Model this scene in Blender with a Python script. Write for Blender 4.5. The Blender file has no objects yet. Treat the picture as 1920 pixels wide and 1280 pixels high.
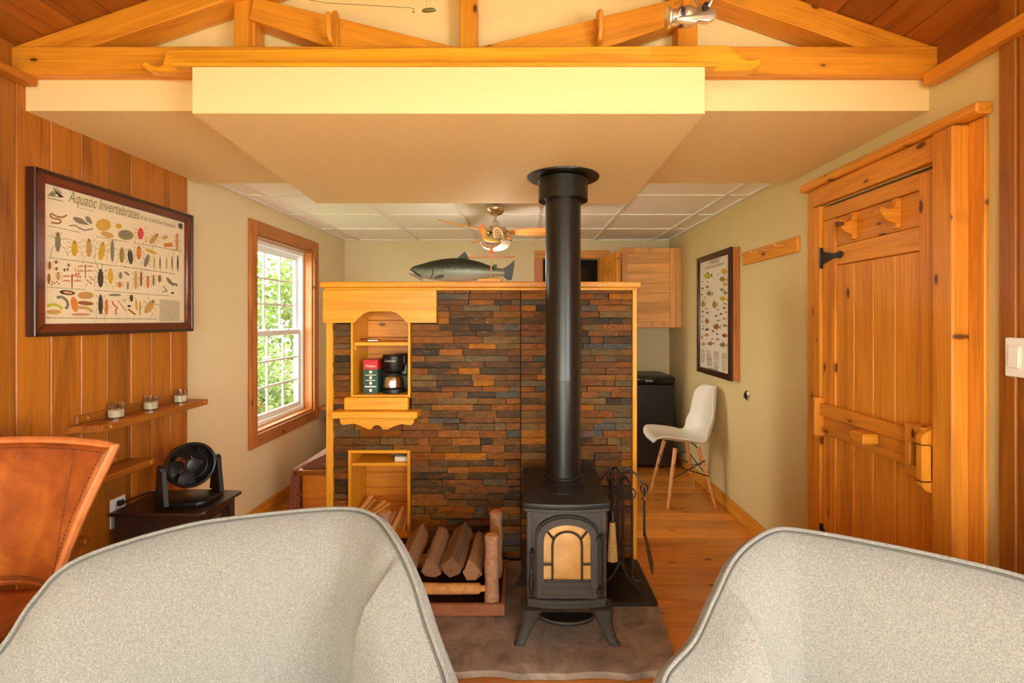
import bpy, bmesh, math, random
from mathutils import Vector, Matrix, Euler

S = bpy.context.scene
COL = S.collection
R = math.radians
F, CU, CV, H = 930.0, 984.0, 598.0, 1.40      # focal length in px, vanishing point, eye height

# ------------------------------------------------------------------ camera
cam = bpy.data.cameras.new('camera')
cam.sensor_width = 36.0
cam.lens = F / 1920 * 36
cam.shift_x = -(CU - 960) / 1920
cam.shift_y = (CV - 640) / 1920
cam.clip_start = 0.02
camo = bpy.data.objects.new('camera', cam)
camo.location = (0, 0, H)
camo.rotation_euler = (R(90), 0, 0)
COL.objects.link(camo)
S.camera = camo

# ------------------------------------------------------------------ world, sun, added window lights, exposure
w = bpy.data.worlds.new('world'); S.world = w
w.use_nodes = True
w.node_tree.nodes['Background'].inputs[0].default_value = (1.0, 0.94, 0.84, 1)
w.node_tree.nodes['Background'].inputs[1].default_value = 9.5

def area_light(name, loc, rot, sx, sy, power, col):
    l = bpy.data.lights.new(name, 'AREA'); l.shape = 'RECTANGLE'
    l.size = sx; l.size_y = sy; l.energy = power; l.color = col
    o = bpy.data.objects.new(name, l); o.location = loc; o.rotation_euler = rot
    COL.objects.link(o)
    return o
sun = bpy.data.lights.new('sun', 'SUN'); sun.energy = 5.0; sun.angle = R(2); sun.color = (1, .95, .85)
suno = bpy.data.objects.new('sun', sun); COL.objects.link(suno)
suno.rotation_euler = Vector((-.55, -.35, -.76)).to_track_quat('-Z', 'Y').to_euler()
# area lights added at invented windows behind and beside the camera
area_light('added_rear_window_light', (-.2, -1.42, .95), (R(90), 0, R(180)), 2.3, 1.7, 44, (1, .87, .68))
area_light('added_side_window_light', (1.44, -.30, 1.42), (R(90), 0, R(90)), 1.3, 1.2, 30, (.93, .97, 1.0))
# portal that guides sky light through the kitchen window
pl_ = area_light('kitchen_window_portal', (-2.04, 3.90, 1.30), (R(90), 0, R(-90)), .95, 1.42, 1, (1, 1, 1))
pl_.data.cycles.is_portal = True

vs = S.view_settings
S.display_settings.display_device = 'sRGB'
vs.view_transform = 'Standard'; vs.look = 'None'; vs.gamma = 1.0; vs.use_curve_mapping = False
vs.exposure = 0.88

# ------------------------------------------------------------------ helpers
def lin(c):
    c /= 255.0
    return c / 12.92 if c <= .04045 else ((c + .055) / 1.055) ** 2.4
def rgb(r, g, b): return (lin(r), lin(g), lin(b), 1)

def px(u, v, Y):                       # photo pixel at depth Y -> room point
    return Vector(((u - CU) / F * Y, Y, H - (v - CV) / F * Y))
def wallpt(u, v, X):                   # photo pixel on the side wall plane x = X
    Y = X * F / (u - CU)
    return Vector((X, Y, H - (v - CV) / F * Y))

OFF = {}
def origin(o): return OFF.get(o.name, Vector((0, 0, 0))) if o else Vector((0, 0, 0))

def tag(o, label=None, cat=None, group=None, kind=None):
    if label: o['label'] = label
    if cat: o['category'] = cat
    if group: o['group'] = group
    if kind: o['kind'] = kind
    return o

def thing(name, label, cat, loc=(0, 0, 0), group=None, kind=None):
    o = bpy.data.objects.new(name, None); COL.objects.link(o)
    o.location = loc; o.empty_display_size = .05
    OFF[o.name] = Vector(loc)
    return tag(o, label, cat, group, kind)

class MB:
    def __init__(s): s.v = []; s.f = []; s.mi = []
    def add(s, vs_, fs, mi=0, M=None):
        n = len(s.v)
        for p in vs_:
            p = Vector(p)
            s.v.append(M @ p if M else p)
        for f in fs:
            s.f.append([i + n for i in f]); s.mi.append(mi)
        return s
    def addbm(s, bm, mi=0, M=None):
        bm.verts.index_update()
        s.add([v.co.copy() for v in bm.verts], [[v.index for v in f.verts] for f in bm.faces], mi, M)
        bm.free(); return s
    def box(s, x0, x1, y0, y1, z0, z1, b=0.0, mi=0, M=None, seg=1):
        x0, x1 = min(x0, x1), max(x0, x1); y0, y1 = min(y0, y1), max(y0, y1); z0, z1 = min(z0, z1), max(z0, z1)
        if b <= 0:
            vs_ = [(x, y, z) for x in (x0, x1) for y in (y0, y1) for z in (z0, z1)]
            return s.add(vs_, [(0, 1, 3, 2), (4, 6, 7, 5), (0, 4, 5, 1), (2, 3, 7, 6), (0, 2, 6, 4), (1, 5, 7, 3)], mi, M)
        bm = bmesh.new(); bmesh.ops.create_cube(bm, size=1)
        for v in bm.verts:
            v.co = Vector(((x0 + x1) / 2 + v.co.x * (x1 - x0), (y0 + y1) / 2 + v.co.y * (y1 - y0), (z0 + z1) / 2 + v.co.z * (z1 - z0)))
        bmesh.ops.bevel(bm, geom=bm.edges[:], offset=b, segments=seg, affect='EDGES', profile=.5)
        return s.addbm(bm, mi, M)
    def prism(s, poly, plane, a, b, bev=0.0, mi=0, M=None, seg=1):
        def to(p, t):
            if plane == 'xz': return Vector((p[0], t, p[1]))
            if plane == 'yz': return Vector((t, p[0], p[1]))
            return Vector((p[0], p[1], t))
        n = len(poly)
        bm = bmesh.new()
        A = [bm.verts.new(to(p, a)) for p in poly]; B = [bm.verts.new(to(p, b)) for p in poly]
        bm.faces.new(A); bm.faces.new(B[::-1])
        for i in range(n): bm.faces.new((A[i], B[i], B[(i + 1) % n], A[(i + 1) % n]))
        bmesh.ops.recalc_face_normals(bm, faces=bm.faces)
        if bev > 0: bmesh.ops.bevel(bm, geom=bm.edges[:], offset=bev, segments=seg, affect='EDGES', profile=.5)
        return s.addbm(bm, mi, M)
    def loft(s, rings, cap=True, mi=0, M=None, closed=False):
        n = len(rings[0]); vs_ = [p for r in rings for p in r]; fs = []
        m = len(rings)
        for i in range(m if closed else m - 1):
            j2 = (i + 1) % m
            for j in range(n):
                k = (j + 1) % n
                fs.append((i * n + j, i * n + k, j2 * n + k, j2 * n + j))
        if cap and not closed:
            fs.append(tuple(range(n))[::-1]); fs.append(tuple((m - 1) * n + j for j in range(n)))
        return s.add(vs_, fs, mi, M)
    def tube(s, pts, r, n=8, mi=0, M=None, flat=1.0):
        pts = [Vector(p) for p in pts]; rings = []
        up = None
        for i, p in enumerate(pts):
            d = (pts[min(i + 1, len(pts) - 1)] - pts[max(i - 1, 0)]).normalized()
            if up is None:
                up = Vector((0, 0, 1)) if abs(d.z) < .9 else Vector((0, 1, 0))
            a = d.cross(up).normalized(); b = a.cross(d).normalized(); up = b
            rr = r[i] if isinstance(r, (list, tuple)) else r
            rings.append([p + (a * math.cos(t) + b * math.sin(t) * flat) * rr for t in [2 * math.pi * k / n for k in range(n)]])
        return s.loft(rings, True, mi, M)
    def lathe(s, prof, c=(0, 0, 0), axis='z', n=24, mi=0, M=None, cap=True):
        c = Vector(c); rings = []
        for r, h in prof:
            ring = []
            for k in range(n):
                t = 2 * math.pi * k / n; a, b = r * math.cos(t), r * math.sin(t)
                ring.append(c + (Vector((a, b, h)) if axis == 'z' else Vector((a, h, b)) if axis == 'y' else Vector((h, a, b))))
            rings.append(ring)
        return s.loft(rings, cap, mi, M)
    def grid(s, fn, nu, nv, mi=0, M=None):
        vs_ = [fn(i / nu, j / nv) for i in range(nu + 1) for j in range(nv + 1)]
        fs = [(i * (nv + 1) + j, (i + 1) * (nv + 1) + j, (i + 1) * (nv + 1) + j + 1, i * (nv + 1) + j + 1) for i in range(nu) for j in range(nv)]
        return s.add(vs_, fs, mi, M)
    def build(s, name, mat, parent=None, ang=35, local=False, loc=None, rot=None, recalc=True):
        me = bpy.data.meshes.new(name)
        off = Vector((0, 0, 0)) if local else origin(parent)
        if loc is not None and not local: off = Vector(loc)
        me.from_pydata([tuple(p - off) for p in s.v], [], s.f)
        mats = mat if isinstance(mat, (list, tuple)) else [mat]
        for m in mats: me.materials.append(m)
        for p, i in zip(me.polygons, s.mi): p.material_index = i
        if recalc:
            bm = bmesh.new(); bm.from_mesh(me); bmesh.ops.recalc_face_normals(bm, faces=bm.faces); bm.to_mesh(me); bm.free()
        if ang:
            for p in me.polygons: p.use_smooth = True
            me.set_sharp_from_angle(angle=R(ang))
        o = bpy.data.objects.new(name, me); COL.objects.link(o)
        if parent:
            o.parent = parent
            OFF[o.name] = off if not local else Vector((0, 0, 0))
            if loc is not None:
                o.location = Vector(loc) - (origin(parent) if not local else Vector((0, 0, 0)))
        elif loc is not None:
            o.location = loc; OFF[o.name] = Vector(loc)
        if rot is not None: o.rotation_euler = rot
        return o

def copy_tree(o, parent=None):
    c = o.copy(); COL.objects.link(c)
    if parent: c.parent = parent
    for ch in list(o.children): copy_tree(ch, c)
    return c

def catmull(P, n):
    P = [Vector(p) for p in P]; out = []
    for i in range(len(P) - 1):
        a, b, c, d = P[max(i - 1, 0)], P[i], P[i + 1], P[min(i + 2, len(P) - 1)]
        for k in range(n):
            t = k / n
            out.append(.5 * ((2 * b) + (c - a) * t + (2 * a - 5 * b + 4 * c - d) * t * t + (3 * b - a - 3 * c + d) * t ** 3))
    out.append(P[-1]); return out

def text_part(body, size, mat, M, name, parent, align='LEFT', shear=0.0, extrude=0.0, xs=1.0):
    cu = bpy.data.curves.new('lettering', 'FONT'); cu.body = body; cu.size = size; cu.align_x = align
    cu.shear = shear; cu.extrude = extrude; cu.resolution_u = 3
    t = bpy.data.objects.new('lettering_source', cu); COL.objects.link(t)
    bpy.context.view_layer.update()
    me = bpy.data.meshes.new_from_object(t.evaluated_get(bpy.context.evaluated_depsgraph_get()))
    bpy.data.objects.remove(t); bpy.data.curves.remove(cu)
    me.transform(Matrix.Translation(-origin(parent)) @ M @ Matrix.Diagonal((xs, 1, 1, 1)))
    me.materials.clear(); me.materials.append(mat)
    o = bpy.data.objects.new(name, me); COL.objects.link(o); o.parent = parent
    OFF[o.name] = origin(parent)
    return o

def frame_mat(o, x, y):               # matrix with given x and y axes at o
    x = Vector(x).normalized(); y = Vector(y).normalized(); z = x.cross(y)
    M = Matrix.Identity(4)
    for i in range(3): M[i][0], M[i][1], M[i][2], M[i][3] = x[i], y[i], z[i], o[i]
    return M

# ------------------------------------------------------------------ materials
class N:
    def __init__(s, name):
        s.m = bpy.data.materials.new(name); s.m.use_nodes = True
        s.t = s.m.node_tree; s.b = s.t.nodes['Principled BSDF']
    def n(s, typ, **kw):
        nd = s.t.nodes.new(typ)
        for k, v in kw.items():
            if k.startswith('_'): nd.inputs[k[1:].replace('_', ' ')].default_value = v
            else: setattr(nd, k, v)
        return nd
    def l(s, a, b): s.t.links.new(a, b)
    def math(s, op, a, b=None, clamp=False):
        nd = s.n('ShaderNodeMath', operation=op, use_clamp=clamp)
        for i, x in enumerate((a, b)):
            if x is None: continue
            if isinstance(x, (int, float)): nd.inputs[i].default_value = x
            else: s.l(x, nd.inputs[i])
        return nd.outputs[0]
    def mix(s, fac, a, b, blend='MIX'):
        nd = s.n('ShaderNodeMix', data_type='RGBA', blend_type=blend)
        for i, x in ((0, fac), (6, a), (7, b)):
            if isinstance(x, (int, float, tuple)): nd.inputs[i].default_value = x
            else: s.l(x, nd.inputs[i])
        return nd.outputs[2]
    def ramp(s, fac, stops, interp='LINEAR'):
        nd = s.n('ShaderNodeValToRGB'); cr = nd.color_ramp; cr.interpolation = interp
        while len(cr.elements) < len(stops): cr.elements.new(.5)
        for e, (p, c) in zip(cr.elements, stops): e.position = p; e.color = c
        s.l(fac, nd.inputs[0]); return nd.outputs[0]
    def bump(s, h, strength, dist=.002):
        b = s.n('ShaderNodeBump'); b.inputs['Strength'].default_value = strength; b.inputs['Distance'].default_value = dist
        s.l(h, b.inputs['Height']); s.l(b.outputs[0], s.b.inputs['Normal'])
    def coords(s, scale=(1, 1, 1), rnd=True):
        tc = s.n('ShaderNodeTexCoord'); v = tc.outputs['Object']
        if rnd:
            oi = s.n('ShaderNodeObjectInfo')
            k = s.n('ShaderNodeVectorMath', operation='MULTIPLY_ADD')
            cx = s.n('ShaderNodeCombineXYZ')
            s.l(oi.outputs['Random'], cx.inputs[0]); s.l(oi.outputs['Random'], cx.inputs[1]); s.l(oi.outputs['Random'], cx.inputs[2])
            s.l(cx.outputs[0], k.inputs[0]); k.inputs[1].default_value = (37, 53, 71); s.l(v, k.inputs[2])
            v = k.outputs[0]
        mp = s.n('ShaderNodeMapping'); mp.inputs['Scale'].default_value = scale; s.l(v, mp.inputs[0])
        return mp.outputs[0]
    def noise(s, vec, scale, detail=3, rough=.5, dist=0):
        nd = s.n('ShaderNodeTexNoise'); s.l(vec, nd.inputs['Vector'])
        nd.inputs['Scale'].default_value = scale; nd.inputs['Detail'].default_value = detail
        nd.inputs['Roughness'].default_value = rough; nd.inputs['Distortion'].default_value = dist
        return nd.outputs['Fac']

def plain(name, col, rough=.5, metal=0, spec=.5, coat=0, noise=0.0, nscale=30, bump=0.0):
    k = N(name); k.b.inputs['Roughness'].default_value = rough; k.b.inputs['Metallic'].default_value = metal
    k.b.inputs['Specular IOR Level'].default_value = spec; k.b.inputs['Coat Weight'].default_value = coat
    f = k.noise(k.coords(rnd=False), nscale, 4)
    d = tuple(x * (1 - noise) for x in col[:3]) + (1,); e = tuple(min(1, x * (1 + noise)) for x in col[:3]) + (1,)
    k.l(k.ramp(f, [(.3, d), (.7, e)]), k.b.inputs['Base Color'])
    if bump: k.bump(f, bump)
    return k.m

def wood(name, c1, c2, axis, knots=0.0, rough=.42, vary=.16, cross=11, coat=0.0, knotcol=rgb(74, 36, 14), face=None):
    k = N(name); ai = 'XYZ'.index(axis)
    def sc(al, cr): return tuple(al if i == ai else cr for i in range(3))
    v = k.coords()
    def mp(scale):
        m_ = k.n('ShaderNodeMapping'); m_.inputs['Scale'].default_value = scale; k.l(v, m_.inputs[0]); return m_.outputs[0]
    f1 = k.noise(mp(sc(.9, cross)), 1.0, 4, .6, 1.2)
    col = k.ramp(f1, [(.28, c2), (.48, c1), (.72, tuple(min(1, x * 1.12) for x in c1[:3]) + (1,))])
    f2 = k.noise(mp(sc(3.0, cross * 12)), 1.0, 3, .6, .3)
    st = k.ramp(f2, [(.3, (.80, .76, .70, 1)), (.62, (1.04, 1.04, 1.04, 1))])
    col = k.mix(1.0, col, st, 'MULTIPLY')
    if knots > 0:
        vo = k.n('ShaderNodeTexVoronoi'); ks = list(sc(4.2, 9)); ks = [0 if face and 'XYZ'[i] == face else q for i, q in enumerate(ks)]; 
        vo.voronoi_dimensions = '2D' if face else '3D'
        if face:
            sp_ = k.n('ShaderNodeSeparateXYZ'); k.l(mp(tuple(ks)), sp_.inputs[0]); cb_ = k.n('ShaderNodeCombineXYZ')
            ot = [i for i in range(3) if i != ai and 'XYZ'[i] != face][0]
            k.l(sp_.outputs[ai], cb_.inputs[0]); k.l(sp_.outputs[ot], cb_.inputs[1]); k.l(cb_.outputs[0], vo.inputs['Vector'])
        else: k.l(mp(tuple(ks)), vo.inputs['Vector'])
        vo.inputs['Scale'].default_value = 1.0 #; vo.inputs['Scale'].default_value = 1.0
        sep = k.n('ShaderNodeSeparateColor'); k.l(vo.outputs['Color'], sep.inputs[0])
        on = k.math('LESS_THAN', sep.outputs[0], knots)
        rad = k.math('MULTIPLY_ADD', sep.outputs[1], .08); rad.node.inputs[2].default_value = .03
        nz = k.math('MULTIPLY', k.noise(mp(sc(25, 45)), 1, 2), .05)
        dd = k.math('ADD', vo.outputs['Distance'], nz)
        q = k.math('SUBTRACT', k.math('ADD', rad, .03), dd)
        q = k.math('MULTIPLY', k.math('MULTIPLY', q, 30, True), on)
        col = k.mix(q, col, knotcol)
        halo = k.math('MULTIPLY', k.math('MULTIPLY', k.math('SUBTRACT', k.math('ADD', rad, .14), dd), 6, True), on)
        halo = k.math('MULTIPLY', halo, .35)
        col = k.mix(halo, col, tuple(x * .55 for x in c2[:3]) + (1,))
    oi = k.n('ShaderNodeObjectInfo')
    hs = k.n('ShaderNodeHueSaturation')
    val = k.math('MULTIPLY_ADD', oi.outputs['Random'], 2 * vary); val.node.inputs[2].default_value = 1 - vary
    k.l(val, hs.inputs['Value']); k.l(col, hs.inputs['Color'])
    k.l(hs.outputs[0], k.b.inputs['Base Color'])
    k.b.inputs['Roughness'].default_value = rough; k.b.inputs['Coat Weight'].default_value = coat
    k.b.inputs['Coat Roughness'].default_value = .25
    k.bump(f2, .12, .001)
    return k.m

CEDAR = (rgb(166, 98, 26), rgb(122, 62, 12))
PINE = (rgb(218, 144, 40), rgb(188, 112, 22))
DOORC = (rgb(222, 146, 48), rgb(192, 112, 26))
FLOORC = (rgb(216, 142, 58), rgb(184, 108, 34))
M = {}
for a in 'XYZ':
    M['pine' + a] = wood('pine_' + a, *PINE, a, knots=.3, vary=.06, face='Y' if a != 'Y' else 'X')
    M['cedar' + a] = wood('cedar_' + a, *CEDAR, a, knots=0.0, vary=.2)
    M['door' + a] = wood('door_pine_' + a, *DOORC, a, knots=.34, vary=.09, face='X' if a != 'X' else 'Y')
M['gold'] = wood('gold_pine_x', rgb(234, 162, 36), rgb(214, 132, 20), 'X', knots=.05, vary=.04, face='Y')
M['goldZ'] = wood('gold_pine_z', rgb(234, 162, 36), rgb(214, 132, 20), 'Z', knots=.05, vary=.04, face='Y')
M['ceil'] = wood('ceiling_cedar', rgb(150, 84, 26), rgb(112, 54, 14), 'Y', vary=.2)
M['floor'] = wood('floor_pine', *FLOORC, 'X', knots=.3, vary=.16, rough=.28, coat=.25, cross=8, face='Z')
M['cab'] = wood('cabinet_pine', rgb(232, 168, 96), rgb(206, 130, 62), 'X', vary=.12)
M['cabZ'] = wood('cabinet_pine_z', rgb(232, 168, 96), rgb(206, 130, 62), 'Z', vary=.08)
M['casing'] = wood('casing_wood', rgb(190, 112, 46), rgb(140, 70, 24), 'Z', knots=.2, vary=.1, face='X')
M['casingY'] = wood('casing_wood_y', rgb(176, 106, 48), rgb(130, 66, 24), 'Y', knots=.15, vary=.1, face='X')
M['mahog'] = wood('mahogany', rgb(104, 40, 18), rgb(70, 22, 10), 'Y', vary=.05, rough=.3, coat=.3)
M['mahogd'] = wood('mahogany_dark', rgb(52, 20, 12), rgb(34, 14, 10), 'Z', vary=.05, rough=.3, coat=.3)
M['wenge'] = wood('wenge', rgb(44, 24, 16), rgb(26, 14, 10), 'Z', vary=.05, rough=.35)
M['beech'] = wood('beech', rgb(222, 160, 100), rgb(200, 132, 74), 'Z', vary=.05)
M['bark'] = plain('birch_bark', rgb(176, 130, 100), .8, noise=.25, nscale=40, bump=.5)
M['barkY'] = plain('peeled_pine', rgb(206, 148, 84), .7, noise=.2, nscale=30, bump=.3)
M['split'] = wood('split_wood', rgb(146, 108, 76), rgb(92, 62, 40), 'Y', vary=.25, rough=.8, cross=16)
M['splitk'] = wood('kindling_wood', rgb(226, 172, 96), rgb(186, 124, 58), 'Z', vary=.2, rough=.7, cross=16)
M['paint'] = plain('wall_paint', rgb(222, 202, 162), .75, noise=.02, nscale=60, bump=.05)
M['paintR'] = plain('wall_paint_sage', rgb(214, 194, 140), .75, noise=.02, nscale=60, bump=.05)
M['soff'] = plain('soffit_paint', rgb(236, 210, 158), .7, noise=.02, nscale=50, bump=.05)
M['tile'] = plain('acoustic_tile', rgb(250, 244, 240), .9, noise=.06, nscale=220, bump=.3)
M['tbar'] = plain('tile_bar', rgb(236, 232, 226), .5)
M['white'] = plain('white_vinyl', rgb(240, 242, 244), .35)
M['cast'] = plain('cast_iron', rgb(66, 61, 56), .55, spec=.35, noise=.2, nscale=120, bump=.12)
M['castd'] = plain('cast_iron_dark', rgb(34, 30, 28), .45, spec=.35, noise=.2, nscale=60, bump=.1)
M['pipe'] = plain('stove_pipe', rgb(22, 20, 18), .32, spec=.5)
M['black'] = plain('black_plastic', rgb(22, 21, 22), .4)
M['fridge'] = plain('fridge_black', rgb(24, 22, 22), .35, bump=.05, nscale=300, noise=.1)
M['steel'] = plain('chrome', rgb(215, 205, 190), .18, metal=1)
M['wrought'] = plain('wrought_iron', rgb(60, 54, 50), .4, metal=.6, noise=.2)
M['plas'] = plain('white_shell', rgb(228, 220, 206), .4)
M['paper'] = plain('chart_paper', rgb(226, 208, 176), .5, noise=.02)
M['paper2'] = plain('chart_paper_grey', rgb(220, 208, 188), .5, noise=.02)
M['wax'] = plain('candle_wax', rgb(245, 236, 215), .5)
M['bristle'] = plain('broom_bristle', rgb(206, 160, 96), .8, noise=.35, nscale=150, bump=.5)
def coat_gloss():
    k = N('painted_reflection_glass')  # warm base colour paints the reflected room into the glass
    k.b.inputs['Base Color'].default_value = rgb(196, 146, 82); k.b.inputs['Roughness'].default_value = .12
    f = k.noise(k.coords(rnd=False), 9, 3)
    k.l(k.ramp(f, [(.3, rgb(176, 126, 66)), (.7, rgb(214, 166, 98))]), k.b.inputs['Base Color'])
    return k.m
M['refl_glass'] = coat_gloss()
def glass(name, col, fac=.08):
    k = N(name)
    t = k.n('ShaderNodeBsdfTransparent'); t.inputs[0].default_value = col
    g = k.n('ShaderNodeBsdfGlossy'); g.inputs['Roughness'].default_value = .03
    mx = k.n('ShaderNodeMixShader'); mx.inputs[0].default_value = fac
    k.l(t.outputs[0], mx.inputs[1]); k.l(g.outputs[0], mx.inputs[2])
    k.l(mx.outputs[0], k.t.nodes['Material Output'].inputs[0]); return k.m
M['pane'] = glass('window_glass', (.97, 1, .98, 1), .05)
M['cup'] = glass('cup_glass', (.93, .92, .88, 1), .14)
def fabric():
    k = N('grey_felt'); v = k.coords(rnd=False)
    f = k.noise(v, 700, 3, .7); g = k.noise(v, 260, 3, .6)
    h = k.math('ADD', k.math('MULTIPLY', f, .6), k.math('MULTIPLY', g, .4))
    k.l(k.ramp(h, [(.36, rgb(98, 96, 92)), (.52, rgb(127, 124, 118)), (.66, rgb(156, 152, 145))]), k.b.inputs['Base Color'])
    k.b.inputs['Roughness'].default_value = .95; k.b.inputs['Specular IOR Level'].default_value = .15
    k.b.inputs['Sheen Weight'].default_value = .25
    k.bump(h, .5, .002); return k.m
M['felt'] = fabric()
M['seam'] = plain('seam_thread', rgb(84, 81, 76), .9)
def leather():
    k = N('tan_leather'); v = k.coords(rnd=False)
    f = k.noise(v, 6, 5, .65, .4); g = k.noise(v, 300, 2)
    k.l(k.ramp(f, [(.28, rgb(92, 38, 9)), (.5, rgb(136, 64, 16)), (.72, rgb(170, 94, 32))]), k.b.inputs['Base Color'])
    k.b.inputs['Roughness'].default_value = .42; k.bump(g, .12, .001); return k.m
M['leather'] = leather()
M['leathere'] = plain('leather_edge', rgb(184, 106, 54), .5, noise=.15)
M['thread'] = plain('dark_thread', rgb(92, 42, 16), .8)
def stone(name, island):
    k = N(name)
    if island: rnd = k.n('ShaderNodeNewGeometry').outputs['Random Per Island']
    else: rnd = k.n('ShaderNodeObjectInfo').outputs['Random']
    cols = [(104, 68, 40), (124, 82, 48), (70, 54, 38), (140, 92, 52), (94, 68, 46), (98, 84, 66), (132, 78, 36), (86, 62, 36), (112, 88, 58), (158, 102, 44), (58, 46, 36), (114, 72, 46), (98, 78, 52), (134, 86, 50), (78, 76, 72), (106, 74, 40), (122, 76, 40), (80, 60, 40)]
    base = k.ramp(rnd, [(i / len(cols), rgb(*c)) for i, c in enumerate(cols)], 'CONSTANT')
    v = k.coords((1, 1, 2.6), rnd=not island)
    tc = k.n('ShaderNodeTexCoord')
    gp = k.n('ShaderNodeNewGeometry').outputs['Position']
    mp = k.n('ShaderNodeMapping'); mp.inputs['Scale'].default_value = (1, 1, 2.8); k.l(gp, mp.inputs[0])
    add = k.n('ShaderNodeVectorMath', operation='ADD'); k.l(mp.outputs[0], add.inputs[0])
    cx = k.n('ShaderNodeCombineXYZ'); k.l(k.math('MULTIPLY', rnd, 77), cx.inputs[0]); k.l(cx.outputs[0], add.inputs[1])
    v = add.outputs[0]
    f = k.noise(v, 26, 5, .7, .8)
    col = k.mix(1, base, k.ramp(f, [(.26, (.28, .26, .24, 1)), (.48, (.85, .84, .8, 1)), (.72, (1.4, 1.28, 1.0, 1))]), 'MULTIPLY')
    g = k.noise(v, 9, 4, .7, .3)
    col = k.mix(k.ramp(g, [(.54, (0, 0, 0, 1)), (.70, (.6, .6, .6, 1))]), col, rgb(150, 90, 40))
    h = k.noise(v, 22, 6, .75, .8)
    col = k.mix(k.ramp(h, [(.64, (0, 0, 0, 1)), (.70, (.75, .75, .75, 1))]), col, rgb(206, 186, 158))
    hs_ = k.n('ShaderNodeHueSaturation'); hs_.inputs['Saturation'].default_value = 1.08; hs_.inputs['Value'].default_value = .95; k.l(col, hs_.inputs['Color'])
    k.l(hs_.outputs[0], k.b.inputs['Base Color']); k.b.inputs['Roughness'].default_value = .6; k.b.inputs['Specular IOR Level'].default_value = .2
    k.bump(k.noise(v, 120, 4, .75), .3, .0015)
    return k.m
M['stone'] = stone('ledge_stone', False)
M['stonei'] = stone('ledge_stone_joined', True)
M['grout'] = plain('stone_backing', rgb(52, 42, 34), .9, noise=.2)
def slate():
    k = N('hearth_slate'); v = k.coords(rnd=False)
    f = k.noise(v, 7, 6, .65, .8); g = k.noise(v, 26, 5, .7)
    k.l(k.ramp(f, [(.3, rgb(104, 92, 84)), (.5, rgb(144, 128, 116)), (.7, rgb(172, 154, 138))]), k.b.inputs['Base Color'])
    k.b.inputs['Roughness'].default_value = .55
    k.bump(k.math('ADD', f, k.math('MULTIPLY', g, .4)), .7, .01); return k.m
M['slate'] = slate()
def quilt():
    k = N('paisley_fabric'); v = k.coords(rnd=False)
    vo = k.n('ShaderNodeTexVoronoi'); k.l(v, vo.inputs['Vector']); vo.inputs['Scale'].default_value = 13
    rings = k.math('FRACT', k.math('MULTIPLY', vo.outputs['Distance'], 5.5))
    k.l(k.ramp(rings, [(0, rgb(120, 108, 92)), (.22, rgb(150, 34, 24)), (.48, rgb(140, 132, 116)), (.62, rgb(168, 92, 36)), (.82, rgb(86, 86, 84))], 'CONSTANT'), k.b.inputs['Base Color'])
    k.b.inputs['Roughness'].default_value = .9; return k.m
M['quilt'] = quilt()
def ink(name, c): return plain('ink_' + name, c, .55)
INKC = {'tan': (196, 150, 84), 'brown': (146, 92, 46), 'dark': (66, 56, 46), 'grey': (128, 118, 96), 'olive': (150, 128, 56), 'gold': (204, 160, 40), 'red': (206, 66, 64), 'orange': (206, 124, 48), 'green': (132, 142, 54), 'lime': (182, 182, 40), 'sage': (136, 128, 82), 'text': (150, 132, 104), 'pink': (200, 140, 110), 'maroon': (140, 52, 60), 'black': (44, 38, 34)}
INK = {k_: ink(k_, rgb(*c)) for k_, c in INKC.items()}
INKL = list(INK.keys())
# ================================================================== the setting
XL, XR, YB, YF = -1.87, 1.50, 5.15, -1.50
XLW = -1.85                               # face of the wood panelling on the left wall
random.seed(4)
# ---- floor: pine boards across the room
fl = thing('floor', 'wide knotty pine board floor with orange varnish', 'floor', (0, 0, 0), kind='structure')
MB().box(XL - .15, XR + .15, YF, YB + 1.3, -.08, -.022).build('subfloor', M['grout'], fl)
y = YF + .02
rows = []
while y < YB + .02:
    wd = .137
    cuts = [XL - .02, XR + .02]
    if random.random() < .75: cuts.insert(1, random.uniform(-1.2, 1.2))
    for a, b in zip(cuts[:-1], cuts[1:]):
        MB().box(a + .0006, b - .0006, y + .0009, y + wd - .0009, -.022, random.uniform(-.0008, 0), .0012).build('floor_board', M['floor'], fl)
    y += wd

def wall_holes(mb, plane, at0, at1, a0, a1, z0, z1, holes):
    # wall slab with rectangular holes (sorted along a); plane 'x' : a is y, 'y' : a is x
    def bx(p, q, r, s):
        if q - p < 1e-4 or s - r < 1e-4: return
        if plane == 'x': mb.box(at0, at1, p, q, r, s)
        else: mb.box(p, q, at0, at1, r, s)
    c = a0
    for (h0, h1, k0, k1) in sorted(holes):
        bx(c, h0, z0, z1); bx(h0, h1, z0, k0); bx(h0, h1, k1, z1); c = h1
    bx(c, a1, z0, z1)

# ---- side walls
W1 = (3.435, 4.365, .60, 1.995)           # kitchen window opening (y0, y1, z0, z1)
W3 = (-.95, .35, .80, 2.02)               # added side window beside the camera, out of view
wl = thing('wall_left', 'left wall: painted plaster beside cedar boarding', 'wall', (XL, 2, 0), kind='structure')
mb = MB(); wall_holes(mb, 'x', XL - .16, XL, YF - .15, YB + .15, 0, 2.9, [W1])
mb.build('plaster', M['paint'], wl)
y = 2.722
i = 0
while y > .5:
    wd = .131
    MB().box(XL - .001, XLW + random.uniform(-.0015, .0015), y - wd + .0008, y - .0008, 0, 2.46, .003).build('wall_board', M['cedarZ'], wl)
    MB().box(XL - .001, XLW - .006, y - wd - .001, y - wd + .012, 0, 2.46).build('board_tongue', M['cedarZ'], wl)
    y -= wd

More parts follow.
